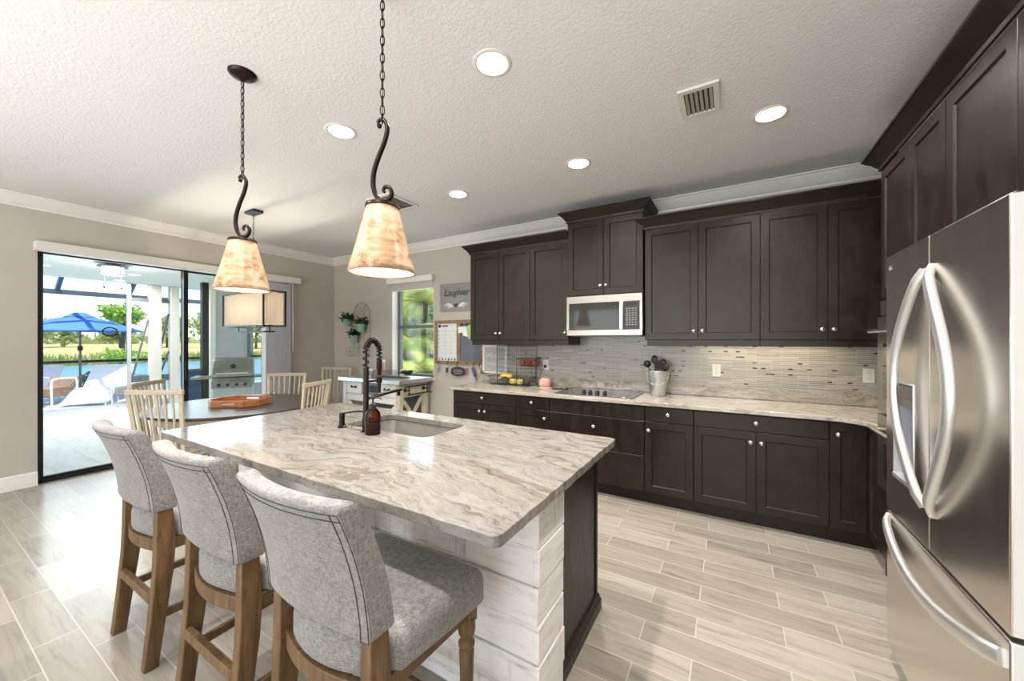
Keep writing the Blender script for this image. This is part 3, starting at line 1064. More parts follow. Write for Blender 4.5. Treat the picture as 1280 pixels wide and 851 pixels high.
# upper cabinets
CZ1 = 2.50
cab_crown = [(0, CZ1), (0.010, CZ1), (0.012, CZ1 + 0.02), (0.022, CZ1 + 0.03), (0.035, CZ1 + 0.05), (0.062, CZ1 + 0.075), (0.068, CZ1 + 0.085), (0.076, CZ1 + 0.088), (0.076, CZ1 + 0.102), (0, CZ1 + 0.102)]
def upper(x0, x1, z0, z1, label, y=FU):
    t = thing('wall_cabinet', label, 'cabinet', ((x0 + x1) / 2, y, z0), 'upper cabinets on the wall')
    MB().box(x0 + 0.001, x1 - 0.001, y, YB - 0.002, z0, z1).build('body', 'espresso', t, smooth=0)
    return t
def rail(t, x0, x1, extra=()):
    MB().box(x0, x1, FU - 0.010, FU + 0.012, 1.40, 1.458).build('light_rail', 'espresso', t, bevel=0.003)
UZ0, UZ1 = 1.455, 2.50
a0, a1 = -2.771, -1.946
t = upper(a0, a1, UZ0, UZ1, 'dark two-door wall cabinet at the left end, nearest the window')
m_ = (a0 + a1) / 2
door(t, FU, a0, m_, UZ0, UZ1, (m_ - 0.03, 1.535))
door(t, FU, m_, a1, UZ0, UZ1, (m_ + 0.03, 1.535))
MB().sweep([(a0, YB - 0.01), (a0, FU - TH), (a1, FU - TH)], cab_crown, side=-1).build('crown', 'espresso', t, smooth=30)
MB().box(a0 + 0.02, a1, FU - 0.010, FU + 0.012, 1.40, 1.458).box(a0 + 0.02, a0 + 0.04, FU, YB - 0.003, 1.40, 1.458).build('light_rail', 'espresso', t, bevel=0.003)
b0, b1 = a1, -1.487
t = upper(b0, b1, UZ0, UZ1, 'single-door dark wall cabinet just left of the microwave')
door(t, FU, b0, b1, UZ0, UZ1, (b1 - 0.035, 1.535))
MB().sweep([(b0, FU - TH), (b1, FU - TH)], cab_crown, side=-1).build('crown', 'espresso', t, smooth=30)
MB().box(b0, b1 + 0.0, FU - 0.010, FU + 0.012, 1.40, 1.458).box(b1 - 0.02, b1, FU, YB - 0.003, 1.40, 1.458).build('light_rail', 'espresso', t, bevel=0.003)
c0, c1, FC = -1.485, -0.722, 3.70
t = upper(c0, c1, 1.905, 2.675, 'short raised dark wall cabinet above the microwave', FC)
m_ = (c0 + c1) / 2
door(t, FC, c0, m_, 1.91, 2.672, (m_ - 0.03, 2.0))
door(t, FC, m_, c1, 1.91, 2.672, (m_ + 0.03, 2.0))
hi = [(o, z + 0.172) for o, z in cab_crown]
MB().sweep([(c0, YB - 0.01), (c0, FC - TH), (c1, FC - TH), (c1, YB - 0.01)], hi, side=-1).build('crown', 'espresso', t, smooth=30)
d0, d1, e1 = -0.713, 0.204, 1.075
t = upper(d0, d1, UZ0, UZ1, 'dark two-door wall cabinet just right of the microwave')
m_ = -0.257
door(t, FU, d0, m_, UZ0, UZ1, (m_ - 0.035, 1.535))
door(t, FU, m_, d1, UZ0, UZ1, (m_ + 0.035, 1.535))
MB().sweep([(d0, YB - 0.01), (d0, FU - TH), (d1, FU - TH)], cab_crown, side=-1).build('crown', 'espresso', t, smooth=30)
MB().box(d0 + 0.02, d1, FU - 0.010, FU + 0.012, 1.40, 1.458).box(d0 + 0.02, d0 + 0.04, FU, YB - 0.003, 1.40, 1.458).build('light_rail', 'espresso', t, bevel=0.003)
t = upper(d1, XR - 0.003, UZ0, UZ1, 'dark two-door wall cabinet at the right end, against the oven tower')
door(t, FU, d1, 0.638, UZ0, UZ1, (0.638 - 0.035, 1.535))
door(t, FU, 0.638, e1, UZ0, UZ1, (0.638 + 0.035, 1.535))
MB().sweep([(d1, FU - TH), (XR - 0.005, FU - TH)], cab_crown, side=-1).build('crown', 'espresso', t, smooth=30)
rail(t, d1, XR - 0.004)

# under-cabinet light bar
ul = thing('under_cabinet_light', 'slim warm light bar under the right-hand wall cabinets', 'lamp', (0.15, 3.92, 1.45))
MB().box(-0.25, 0.75, 3.90, 3.94, 1.437, 1.454).build('housing', 'plastic_white', ul, bevel=0.002)
MB().box(-0.23, 0.73, 3.904, 3.936, 1.433, 1.437).build('lens', 'strip_lens', ul, smooth=0)
lamp('under_cabinet_glow', 'AREA', (0.25, 3.92, 1.43), 1.6, (1.0, 0.84, 0.58), (0, 0, 0), shape='RECTANGLE', size=1.0, size_y=0.03)

# counter slab, granite upstand and mosaic backsplash
ct = thing('countertop', 'long pale granite worktop along the cabinet wall', 'worktop', (-0.8, 3.7, 0.88))
edge = [(-2.835, YB - 0.002), (-2.835, 3.405), (0.60, 3.405)] + [(0.60 + 0.185 * math.sin(a), 3.22 + 0.185 * math.cos(a)) for a in [i * math.pi / 16 for i in range(1, 9)]] + [(0.785, 3.172), (XR - 0.003, 3.172), (XR - 0.003, YB - 0.002)]
MB().prism(edge, 0.88, 0.914).build('slab', 'granite_counter', ct, bevel=0.004, smooth=30)
MB().box(-2.835, XR - 0.003, YB - 0.024, YB - 0.003, 0.915, 1.02).build('upstand', 'granite_counter', ct, bevel=0.002)
struct(MB().box(-2.86, XR - 0.002, YB - 0.010, YB - 0.001, 1.02, 1.90).build('trim_2', 'mosaic', smooth=0), 'grey strip mosaic backsplash', 'backsplash')

# cooktop
ck = thing('cooktop', 'flat black glass electric cooktop set in the counter', 'cooktop', (-1.17, 3.75, 0.914))
MB().prism(rrect(-1.56, -0.78, 3.50, 4.0, 0.012, 3), 0.9145, 0.921).build('glass', 'black_glass', ck, bevel=0.001)
MB().prism(rrect(-1.565, -0.775, 3.495, 4.005, 0.012, 3), 0.9143, 0.9165).build('rim', 'stainless_h', ck)
for kx in (-1.30, -1.235, -1.16, -1.085):
    MB().lathe([(0.021, 0), (0.021, 0.012), (0.017, 0.024), (0.0001, 0.026)], (kx, 3.67, 0.921), 18).obox((kx, 3.67, 0.945), Vector((0.008, 0, 0)), Vector((0, 0.036, 0)), (0, 0, 0.012)).build('knob', 'plastic_black', ck, smooth=35)
for (bx, by, br_) in ((-1.38, 3.86, 0.10), (-0.96, 3.86, 0.08), (-1.42, 3.60, 0.065), (-0.93, 3.61, 0.10)):
    n_ = 40
    MB().add([(bx + r * math.cos(2 * math.pi * i / n_), by + r * math.sin(2 * math.pi * i / n_), 0.9213) for r in (br_, br_ - 0.003) for i in range(n_)],
             [(i, (i + 1) % n_, n_ + (i + 1) % n_, n_ + i) for i in range(n_)]).build('burner_ring', 'gasket_grey', ck, smooth=0)

# microwave over the cooktop
mw = thing('microwave', 'stainless over-the-range microwave between the wall cabinets', 'microwave', (-1.11, 3.68, 1.50))
x0, x1, yf, z0, z1 = -1.483, -0.724, 3.655, 1.500, 1.902
MB().box(x0, x1, yf + 0.03, YB - 0.012, z0, z1).build('body', 'plastic_black', mw, smooth=0)
xs = -0.905
fr_ = MB()
fr_.box(x0, x1, yf, yf + 0.03, z1 - 0.072, z1).box(x0, x1, yf, yf + 0.03, z0, z0 + 0.055).box(x0, x0 + 0.028, yf, yf + 0.03, z0 + 0.055, z1 - 0.072)
fr_.box(x1 - 0.026, x1, yf, yf + 0.03, z0 + 0.055, z1 - 0.072)
fr_.build('face_frame', 'stainless_h', mw, bevel=0.003)
MB().box(x0 + 0.028, xs - 0.03, yf + 0.004, yf + 0.03, z0 + 0.055, z1 - 0.072).build('door_window', 'oven_window', mw, smooth=0)
MB().box(xs - 0.030, xs + 0.006, yf - 0.022, yf + 0.03, z0 + 0.055, z1 - 0.072).build('handle', 'handle_steel', mw, bevel=0.006)
cp = MB().box(xs + 0.006, x1 - 0.026, yf + 0.003, yf + 0.03, z0 + 0.055, z1 - 0.072).build('control_panel', 'plastic_black', mw, smooth=0)
MB().box(xs + 0.03, x1 - 0.05, yf + 0.001, yf + 0.004, z1 - 0.115, z1 - 0.09).build('display', 'black_glass', cp, smooth=0)
ky = MB()
for r_i in range(8):
    for c_i in range(4):
        kx = xs + 0.03 + c_i * 0.027
        kz = z1 - 0.14 - r_i * 0.022
        ky.box(kx, kx + 0.016, yf + 0.0015, yf + 0.004, kz - 0.010, kz)
ky.build('keypad', 'key_light', cp, smooth=0)
MB().box(x0 + 0.03, x1 - 0.03, yf + 0.06, yf + 0.20, z0 - 0.006, z0).build('vent_grille', 'gasket_grey', mw, smooth=0)

# oven tower, double oven, fridge cabinet on the right wall
PX = 0.82
ot = thing('oven_cabinet', 'tall dark cabinet around the double oven in the corner', 'cabinet', (1.1, 2.76, 0))
y0, y1 = 2.352, 3.165
MB().box(PX, XR - 0.002, y0 + 0.001, y0 + 0.02, 0, UZ1).box(PX, XR - 0.002, y1 - 0.02, y1, 0, UZ1).box(PX, XR - 0.002, y0, y1, 1.70, UZ1).box(PX, XR - 0.002, y0, y1, 0.10, 0.545).box(PX + 0.06, XR - 0.002, y0, y1, 0, 0.10).build('body', 'espresso', ot, smooth=0)
door(ot, PX, 2.735, y1, 1.70, UZ1 - 0.005, None, axis='X')
door(ot, PX, y0, 2.735, 1.70, UZ1 - 0.005, None, axis='X')
door(ot, PX, y0, y1, 0.12, 0.54, ((y0 + y1) / 2, 0.45), 'slab', axis='X', nm='drawer')
rt_crown = [(o, z) for o, z in cab_crown]
MB().sweep([(XR - 0.01, y1), (PX - TH, y1), (PX - TH, y0)], rt_crown, side=-1).build('crown', 'espresso', ot, smooth=30)
ov = thing('double_oven', 'stainless double wall oven in the tall dark cabinet', 'oven', (0.9, 2.76, 0.55))
MB().box(PX - 0.005, XR - 0.05, y0 + 0.022, y1 - 0.022, 0.548, 1.697).build('body', 'plastic_black', ov, smooth=0)
MB().box(PX - 0.026, PX - 0.005, y0 + 0.02, y1 - 0.012, 1.60, 1.69).build('control_panel', 'stainless_h', ov, bevel=0.002)
for za, zb in ((1.015, 1.59), (0.555, 1.0)):
    dd = MB().box(PX - 0.040, PX - 0.005, y0 + 0.02, y1 - 0.012, za, zb).build('oven_door', 'stainless_h', ov, bevel=0.003)
    MB().box(PX - 0.042, PX - 0.039, y0 + 0.12, y1 - 0.12, za + 0.08, zb - 0.16).build('window', 'black_glass', dd, smooth=0)
    hz = zb - 0.085
    hm = MB().tube([(PX - 0.085, y0 + 0.06, hz), (PX - 0.085, y1 - 0.05, hz)], 0.013, 12)
    hm.cyl((PX - 0.085, y0 + 0.10, hz), (PX - 0.038, y0 + 0.10, hz), 0.010).cyl((PX - 0.085, y1 - 0.09, hz), (PX - 0.038, y1 - 0.09, hz), 0.010)
    hm.build('handle', 'nickel', dd)
fc = thing('fridge_cabinet', 'dark two-door cabinet over the refrigerator', 'cabinet', (1.1, 1.88, 1.86))
y0, y1 = 1.402, 2.350
MB().box(PX, XR - 0.002, y0, y1, 1.86, UZ1).box(PX, XR - 0.002, y0, y0 + 0.02, 0, 1.86).build('body', 'espresso', fc, smooth=0)
door(fc, PX, 1.877, y1, 1.865, UZ1 - 0.005, (1.915, 1.905), axis='X')
door(fc, PX, y0, 1.877, 1.865, UZ1 - 0.005, (1.84, 1.905), axis='X')
MB().sweep([(PX - TH, y1), (PX - TH, y0), (XR - 0.01, y0)], rt_crown, side=-1).build('crown', 'espresso', fc, smooth=30)

# refrigerator
rf = thing('refrigerator', 'stainless french door refrigerator with curved handles', 'refrigerator', (1.0, 1.89, 0))
y0, y1, ym = 1.452, 2.328, 1.905
MB().box(0.70, XR - 0.03, y0 + 0.005, y1 - 0.005, 0.03, 1.80).build('body', 'fridge_side', rf, bevel=0.005)
MB().box(0.72, XR - 0.06, y0 + 0.02, y1 - 0.02, 0.0, 0.035).build('base', 'plastic_black', rf, smooth=0)
def fdoor(nm, ya, yb, za, zb, hole=None):
    mb = MB()
    if hole:
        ha, hb, hc, hd = hole
        mb.box(0.607, 0.69, ya, ha, za, zb).box(0.607, 0.69, hb, yb, za, zb).box(0.607, 0.69, ha, hb, za, hc).box(0.607, 0.69, ha, hb, hd, zb)
        return mb.build(nm, 'stainless', rf, smooth=0)
    mb.box(0.607, 0.69, ya, yb, za, zb)
    return mb.build(nm, 'stainless', rf, bevel=0.006, seg=3)
dn = fdoor('door', y0, ym - 0.003, 0.695, 1.82)
MB().box(0.612, 0.692, y0 - 0.0012, y0 + 0.004, 0.70, 1.815).build('door_side_glare', 'fridge_side', dn, smooth=0)  # pale cover paints in the bright reflection on the door's near side
df = fdoor('door', ym + 0.003, y1, 0.695, 1.82, (2.035, 2.235, 0.875, 1.27))
dp = MB().box(0.655, 0.688, 2.035, 2.235, 0.875, 1.27).build('dispenser', 'dispenser_blue', df, smooth=0)
MB().box(0.600, 0.655, 2.035, 2.235, 0.862, 0.880).box(0.604, 0.66, 2.231, 2.239, 0.875, 1.27).box(0.604, 0.66, 2.031, 2.039, 0.875, 1.27).box(0.604, 0.66, 2.031, 2.239, 1.265, 1.274).build('surround', 'handle_steel', dp, bevel=0.002)
MB().box(0.612, 0.656, 2.06, 2.21, 1.17, 1.26).build('control_panel', 'black_glass', dp, smooth=0)
dr = MB().box(0.607, 0.69, y0, y1, 0.085, 0.682).build('drawer', 'stainless', rf, bevel=0.006, seg=3)
MB().box(0.612, 0.692, y0 - 0.0012, y0 + 0.004, 0.09, 0.677).build('drawer_side_glare', 'fridge_side', dr, smooth=0)  # same painted-in brightness along the drawer's near side
MB().box(0.64, 0.69, y0 + 0.01, y1 - 0.01, 0.682, 0.695).build('gasket', 'gasket_grey', rf, smooth=0)
text_obj('brand_mark', 'LG', 0.030, 'key_light', df, Matrix.Translation((0.6065, 2.275, 1.765)) @ Matrix.Rotation(R(-90), 4, 'Z') @ Matrix.Rotation(R(90), 4, 'X'))
def bow(par, pts, wd, th, nm='handle'):
    """flat strap handle swept through points (x, y, z)"""
    c = [Vector(p) for p in pts]
    rings = []
    for i, p in enumerate(c):
        d = (c[min(i + 1, len(c) - 1)] - c[max(i - 1, 0)]).normalized()
        out = Vector((-1, 0, 0))
        out = (out - d * out.dot(d)).normalized()
        s = d.cross(out)
        k = []
        for a in range(12):
            q = 2 * math.pi * a / 12
            ca, sa = math.cos(q), math.sin(q)
            k.append(p + s * wd * 0.5 * math.copysign(abs(ca) ** 0.7, ca) + out * th * 0.5 * math.copysign(abs(sa) ** 0.7, sa))
        rings.append(k)
    return MB().loft(rings).build(nm, 'handle_steel', par, smooth=60)
def arc_handle(par, y_end, d, z0, z1, out=0.040):
    pts = []
    for i in range(25):
        t = i / 24
        s = math.sin(math.pi * t)
        pts.append((0.605 - out * s ** 0.45, y_end + d * s ** 1.1, z0 + (z1 - z0) * t))
    bow(par, pts, 0.046, 0.026)
arc_handle(dn, 1.880, -0.235, 0.84, 1.70)
arc_handle(df, 1.932, 0.165, 0.84, 1.70)
hp = []
for i in range(25):
    t = i / 24
    s = math.sin(math.pi * t)
    hp.append((0.605 - 0.042 * s ** 0.45, 2.295 - 0.815 * t, 0.658 - 0.035 * t - 0.075 * s))
bow(dr, hp, 0.046, 0.026)

# ---------------------------------------------------------------- island
IX0, IX1, IY0, IY1 = -2.905, -0.542, 0.848, 2.045
il = thing('kitchen_island', 'big kitchen island with whitewashed plank sides under a pale streaky granite top', 'island', (-1.72, 1.6, 0))
MB().box(-2.80, -0.655, 1.27, 1.29, 0.09, 0.878).box(-2.80, -0.655, 1.955, 1.975, 0.09, 0.878).box(-2.80, -2.78, 1.29, 1.955, 0.09, 0.878).box(-0.675, -0.655, 1.29, 1.955, 0.09, 0.878).box(-2.78, -0.675, 1.29, 1.955, 0.09, 0.11).build('body', 'espresso', il, smooth=0)
MB().box(-2.78, -0.68, 1.30, 1.91, 0.0, 0.09).build('toe_kick', 'espresso', il, smooth=0)
pk = MB()
zs = [0.0, 0.102, 0.246, 0.390, 0.533, 0.676, 0.818, 0.878]
rnd = random.Random(4)
for a, b_ in zip(zs[:-1], zs[1:]):
    j = rnd.uniform(-0.004, 0.004)
    cut = rnd.uniform(-2.2, -1.2)
    pk.box(-2.82, cut - 0.0015, 1.231 + j, 1.268, a + 0.002, b_ - 0.002)
    pk.box(cut + 0.0015, -0.632, 1.231 + j, 1.268, a + 0.002, b_ - 0.002)
    j2 = rnd.uniform(-0.004, 0.004)
    pk.box(-0.632, -0.610 + j2, 1.231 + j, 1.473 + rnd.uniform(-0.003, 0.003), a + 0.002, b_ - 0.002)
    pk.box(-2.84, -2.82, 1.231, 1.473, a + 0.002, b_ - 0.002)
pk.build('plank_cladding', 'whitewash', il, bevel=0.005)
MB().box(-0.653, -0.630, 1.470, 1.972, 0.09, 0.878).box(-0.640, -0.622, 1.950, 1.974, 0.0, 0.878).build('end_panel', 'espresso', il, bevel=0.002)
MB().sweep([(-0.630, 1.470), (-0.630, 1.974), (-0.70, 1.974)], [(0, 0), (0.022, 0), (0.022, 0.05), (0.015, 0.062), (0.012, 0.078), (0.004, 0.088), (0, 0.09)], side=-1).build('base_shoe', 'espresso', il, smooth=30)
for k in range(5):
    xa, xb = -2.79 + k * 0.425, -2.79 + (k + 1) * 0.425
    dm = MB().face_panel((xb - G, 1.975, 0.10), -UX, UY, xb - xa - 2 * G, 0.77)
    dd = dm.build('door', 'espresso', il, smooth=0)
    knob(dd, (xa + 0.05, 1.995, 0.80), UY)
SX0, SX1, SY0, SY1 = -2.14, -1.44, 1.52, 1.90
def edge_jit(a, b_, n, amp, rr):
    out = []
    for i in range(n):
        t = i / n
        p = Vector(a).lerp(Vector(b_), t)
        d = (Vector(b_) - Vector(a)).normalized()
        nn = Vector((-d.y, d.x))
        p = p + nn * (rr.uniform(-amp, amp) if i else 0)
        out.append((p.x, p.y))
    return out
rr = random.Random(3)
cs = [(IX0, IY0), (IX1, IY0), (IX1, IY1), (IX0, IY1)]
outer = []
for i in range(4):
    a_, b_ = Vector(cs[i]), Vector(cs[(i + 1) % 4])
    d_ = (b_ - a_).normalized() * 0.03
    n_ = Vector((-d_.y, d_.x))
    outer += edge_jit(a_ + d_, b_ - d_, 60 if i % 2 == 0 else 30, 0.0022, rr)
    outer += [(b_.x - d_.x * k + n_.x * h_, b_.y - d_.y * k + n_.y * h_) for k, h_ in ((1.0, 0.0), (0.617, 0.076), (0.293, 0.293), (0.076, 0.617))]
MB().slab_with_hole(outer, rrect(SX0, SX1, SY0, SY1, 0.07), 0.8795, 0.914).build('countertop', 'granite_island', il, bevel=0.005, smooth=30)

# sink
sk_ = thing('sink', 'undermount stainless sink in the island top', 'sink', (-1.83, 1.71, 0.70))
def ring(ins, z, r):
    return [(x, y, z) for x, y in rrect(SX0 + ins, SX1 - ins, SY0 + ins, SY1 - ins, r)]
MB().loft([ring(-0.025, 0.877, 0.09), ring(-0.006, 0.877, 0.075), ring(-0.004, 0.874, 0.075), ring(0.004, 0.73, 0.07), ring(0.03, 0.695, 0.06), ring(0.10, 0.688, 0.05)], caps=False).add(ring(0.10, 0.688, 0.05), [tuple(range(28))]).build('basin', 'sink_steel', sk_, smooth=60)
MB().lathe([(0.042, 0.689), (0.042, 0.692), (0.030, 0.691), (0.028, 0.690), (0.0001, 0.690)], (-1.83, 1.72, 0), 20).build('drain', 'nickel', sk_)

# faucet
fx, fy = -1.852, 1.462
fa = thing('faucet', 'tall dark bronze spring faucet behind the sink', 'faucet', (fx, fy, 0.914))
MB().lathe([(0.027, 0.914), (0.027, 0.922), (0.020, 0.926), (0.019, 1.00), (0.016, 1.01), (0.016, 1.285), (0.013, 1.29), (0.0001, 1.29)], (fx, fy, 0), 20).build('post', 'bronze', fa)
MB().lathe([(0.022, 0.935), (0.022, 0.985), (0.020, 0.99)], (fx, fy, 0), 20).build('collar', 'bronze', fa)
MB().tube([(fx + 0.02, fy, 0.965), (fx + 0.04, fy + 0.035, 0.972), (fx + 0.065, fy + 0.06, 0.985)], [0.007, 0.006, 0.005], 10).build('lever', 'bronze', fa)
arch = catmull([(fx, fy, 1.285), (fx, fy, 1.385), (fx, fy + 0.012, 1.425), (fx, fy + 0.048, 1.449), (fx, fy + 0.084, 1.425), (fx, fy + 0.096, 1.385), (fx, fy + 0.096, 1.325)], 10)
MB().tube(arch, 0.0075, 10).build('hose', 'black_iron', fa)
# spring coil round the hose
sp = []
turns = 17
tot = len(arch) - 1
for i in range(turns * 12 + 1):
    s = i / (turns * 12) * tot
    k = min(int(s), tot - 1)
    p = arch[k].lerp(arch[k + 1], s - k)
    d = (arch[k + 1] - arch[k]).normalized()
    a = UX
    b2 = d.cross(a).normalized()
    q = 2 * math.pi * i / 12
    sp.append(p + 0.0155 * (math.cos(q) * a + math.sin(q) * b2))
MB().tube(sp, 0.0042, 6).build('spring', 'bronze', fa)
MB().lathe([(0.012, 1.335), (0.016, 1.325), (0.017, 1.28), (0.013, 1.265), (0.013, 1.235), (0.0001, 1.235)], (fx, fy + 0.096, 0), 16).build('spray_head', 'bronze', fa)
dk = MB().tube([(fx, fy + 0.016, 1.205), (fx, fy + 0.096, 1.205)], 0.007, 10)
dk.lathe([(0.017, 1.19), (0.017, 1.225)], (fx, fy + 0.096, 0), 16).cyl((fx, fy + 0.096, 1.225), (fx, fy + 0.096, 1.13), 0.010)
dk.build('docking_arm', 'bronze', fa)
MB().tube(catmull([(fx, fy, 1.105), (fx, fy + 0.08, 1.112), (fx, fy + 0.18, 1.124), (fx, fy + 0.272, 1.13)], 6), 0.0105, 12).cyl((fx, fy + 0.25, 1.13), (fx, fy + 0.25, 1.092), 0.011).build('pot_filler_spout', 'bronze', fa)

sdp = thing('soap_dispenser', 'small dark bronze built-in soap dispenser left of the faucet', 'soap dispenser', (-2.068, 1.458, 0.914))
MB().lathe([(0.026, 0.9145), (0.026, 0.922), (0.020, 0.926), (0.018, 0.94), (0.0165, 0.945), (0.0165, 0.998), (0.014, 1.002), (0.0001, 1.002)], (-2.068, 1.458, 0), 20).build('base', 'bronze', sdp)
MB().tube(catmull([(-2.068, 1.458, 0.998), (-2.04, 1.485, 1.004), (-1.99, 1.53, 1.008), (-1.965, 1.555, 1.0)], 5), 0.0055, 8).build('spout', 'bronze', sdp)

ab = thing('soap_bottle', 'amber glass pump bottle beside the island faucet', 'bottle', (-1.765, 1.44, 0.914))
px, py = -1.765, 1.44
MB().lathe([(0.0001, 0.9146), (0.040, 0.9146), (0.043, 0.919), (0.043, 1.02), (0.040, 1.036), (0.028, 1.052), (0.020, 1.060), (0.019, 1.072)], (px, py, 0), 24, caps=False).build('glass_body', 'amber_glass', ab)
MB().lathe([(0.0001, 0.9165), (0.039, 0.9165), (0.040, 0.92), (0.040, 0.975), (0.0001, 0.975)], (px, py, 0), 24).build('soap', 'stem_brown', ab)
pm = MB().lathe([(0.021, 1.062), (0.021, 1.082), (0.012, 1.086), (0.005, 1.09), (0.005, 1.112), (0.013, 1.114), (0.013, 1.126), (0.0001, 1.128)], (px, py, 0), 18)
pm.tube([(px, py, 1.121), (px + 0.03, py + 0.02, 1.121), (px + 0.042, py + 0.028, 1.112)], 0.0045, 8)
pm.cyl((px, py, 1.07), (px + 0.01, py, 0.925), 0.003)
pm.build('pump', 'plastic_black', ab)

# ---------------------------------------------------------------- bar stools
def make_stool():
    t = thing('counter_stool', 'grey linen counter stool', 'stool', (0, 0, 0), 'counter stools at the island')
    # rear legs: y, z of the rear edge and depth
    prof = [(0.0, 0.0, 0.050), (0.020, 0.20, 0.056), (0.036, 0.40, 0.066), (0.040, 0.52, 0.070), (0.042, 0.64, 0.062), (0.046, 0.73, 0.050)]
    for s in (-1, 1):
        rings = []
        for y, z, d in prof:
            xo, xi = s * 0.228, s * 0.186
            rings.append([(xo, y, z), (xi, y, z), (xi, y + d, z), (xo, y + d, z)])
        MB().loft(rings).build('leg', 'stool_wood', t, bevel=0.004)
    for s in (-1, 1):
        MB().lathe([(0.015, 0.0), (0.017, 0.03), (0.019, 0.14), (0.023, 0.30), (0.026, 0.385), (0.021, 0.395), (0.027, 0.402), (0.029, 0.412), (0.021, 0.424), (0.019, 0.432), (0.028, 0.445), (0.030, 0.46), (0.029, 0.50), (0.0001, 0.50)],
                   (s * 0.225, 0.44, 0), 20).box(s * 0.225 - 0.026, s * 0.225 + 0.026, 0.415, 0.465, 0.485, 0.545).build('front_leg', 'stool_wood', t, smooth=50)
    # stretchers
    MB().box(-0.190, 0.190, 0.025, 0.05, 0.275, 0.315).build('rear_stretcher', 'stool_wood', t, bevel=0.003)
    for s in (-1, 1):
        MB().bar((s * 0.207, 0.05, 0.215), (s * 0.225, 0.435, 0.215), 0.020, 0.034).build('side_stretcher', 'stool_wood', t, bevel=0.003)
    MB().box(-0.21, 0.21, 0.43, 0.452, 0.13, 0.17).build('footrest', 'stool_wood', t, bevel=0.003)
    # seat frame: bowed rear rail and straight rails
    def bowed(y0, sag, w_, z0, z1, th):
        n = 14
        out = []
        for i in range(n + 1):
            x = -w_ + 2 * w_ * i / n
            y = y0 - sag * (1 - (x / w_) ** 2)
            out.append([(x, y, z0), (x, y + th, z0), (x, y + th, z1), (x, y, z1)])
        return out
    sf = MB().loft(bowed(0.060, 0.035, 0.190, 0.492, 0.545, 0.022))
    for s in (-1, 1):
        sf.bar((s * 0.205, 0.09, 0.518), (s * 0.222, 0.425, 0.518), 0.024, 0.05)
    sf.box(-0.20, 0.20, 0.428, 0.452, 0.493, 0.543)
    sf.build('seat_frame', 'stool_wood', t, bevel=0.003)
    # seat cushion: rounded outline, waisted between the rear legs
    def outline(g, z):
        pts = []
        pts += arc((0.278 - 0.05, 0.500 - 0.05), 0.05 - g, 0, math.pi / 2, 5)
        pts += arc((-0.278 + 0.05, 0.500 - 0.05), 0.05 - g, math.pi / 2, math.pi, 5)
        pts += [(-0.266 + g, 0.30), (-0.246 + g, 0.14), (-0.20 + g, 0.108), (-0.182 + g, 0.085)]
        for i in range(1, 10):
            x = -0.178 + 0.356 * i / 10
            pts.append((x * (1 - g), 0.072 + g - 0.042 * (1 - (x / 0.178) ** 2)))
        pts += [(0.182 - g, 0.085), (0.20 - g, 0.108), (0.246 - g, 0.14), (0.266 - g, 0.30)]
        return [(x, y, z) for x, y in pts]
    rings = [outline(0.012, 0.545), outline(0.0, 0.557), outline(0.0, 0.615), outline(0.004, 0.632), outline(0.013, 0.645), outline(0.030, 0.655), outline(0.05, 0.660)]
    rings.append([(x * 0.55, 0.28 + (y - 0.28) * 0.55, 0.666) for x, y, z in outline(0.05, 0)])
    MB().loft(rings).build('seat', 'linen', t, smooth=60)
    # backrest: padded, concave in plan, leaning back
    W = 0.236
    def col_(z):
        k = (z - 0.68) / 0.383
        return 0.034 - 0.012 * k - 0.085 * k * k           # rear face at the edges
    nx = 12
    def sec(z, g, th, zc=0.0):
        out = []
        for i in range(nx + 1):
            x = -(W - g) + 2 * (W - g) * i / nx
            out.append((x, col_(z) + g - 0.034 * (1 - (x / W) ** 2), z + zc * (1 - (x / W) ** 2)))
        for i in range(nx + 1):
            x = (W - g) - 2 * (W - g) * i / nx
            out.append((x, col_(z) + th - g - 0.034 * (1 - (x / W) ** 2), z + zc * (1 - (x / W) ** 2)))
        return out
    rings = [sec(0.682, 0.014, 0.078, 0.012), sec(0.686, 0.004, 0.078, 0.012), sec(0.696, 0.0, 0.078, 0.010)]
    for i in range(1, 10):
        rings.append(sec(0.696 + 0.348 * i / 10, 0.0, 0.078 - 0.018 * i / 10))
    rings += [sec(1.044, 0.0, 0.060), sec(1.054, 0.003, 0.060), sec(1.062, 0.010, 0.060), sec(1.065, 0.020, 0.060)]
    br_ = MB().loft(rings).build('backrest', 'linen', t, smooth=50)
    st = MB()
    for s in (-1, 1):
        for xx in (W - 0.004, W - 0.026):
            pts = []
            for i in range(14):
                z = 0.688 + (1.040 - 0.688) * i / 13
                pts.append((s * xx, col_(z) - 0.034 * (1 - (xx / W) ** 2) - 0.0004, z))
            st.tube(pts, 0.0014, 6)
    for zz in (1.042, 1.024):
        pts = []
        for i in range(17):
            x = -W + 0.004 + 2 * (W - 0.004) * i / 16
            pts.append((x, col_(zz) - 0.034 * (1 - (x / W) ** 2) - 0.0006, zz))
        st.tube(pts, 0.0014, 6)
    st.build('stitching', 'stitch_dark', br_)
    return t
s0 = make_stool()
s0.location = (-1.010, 0.59, 0)
s0['label'] = 'grey linen counter stool nearest the refrigerator end of the island'
dup(s0, (-1.665, 0.59, 0), 0, 'middle grey linen counter stool of the three at the island')
dup(s0, (-2.420, 0.59, 0), 0, 'grey linen counter stool nearest the patio door')

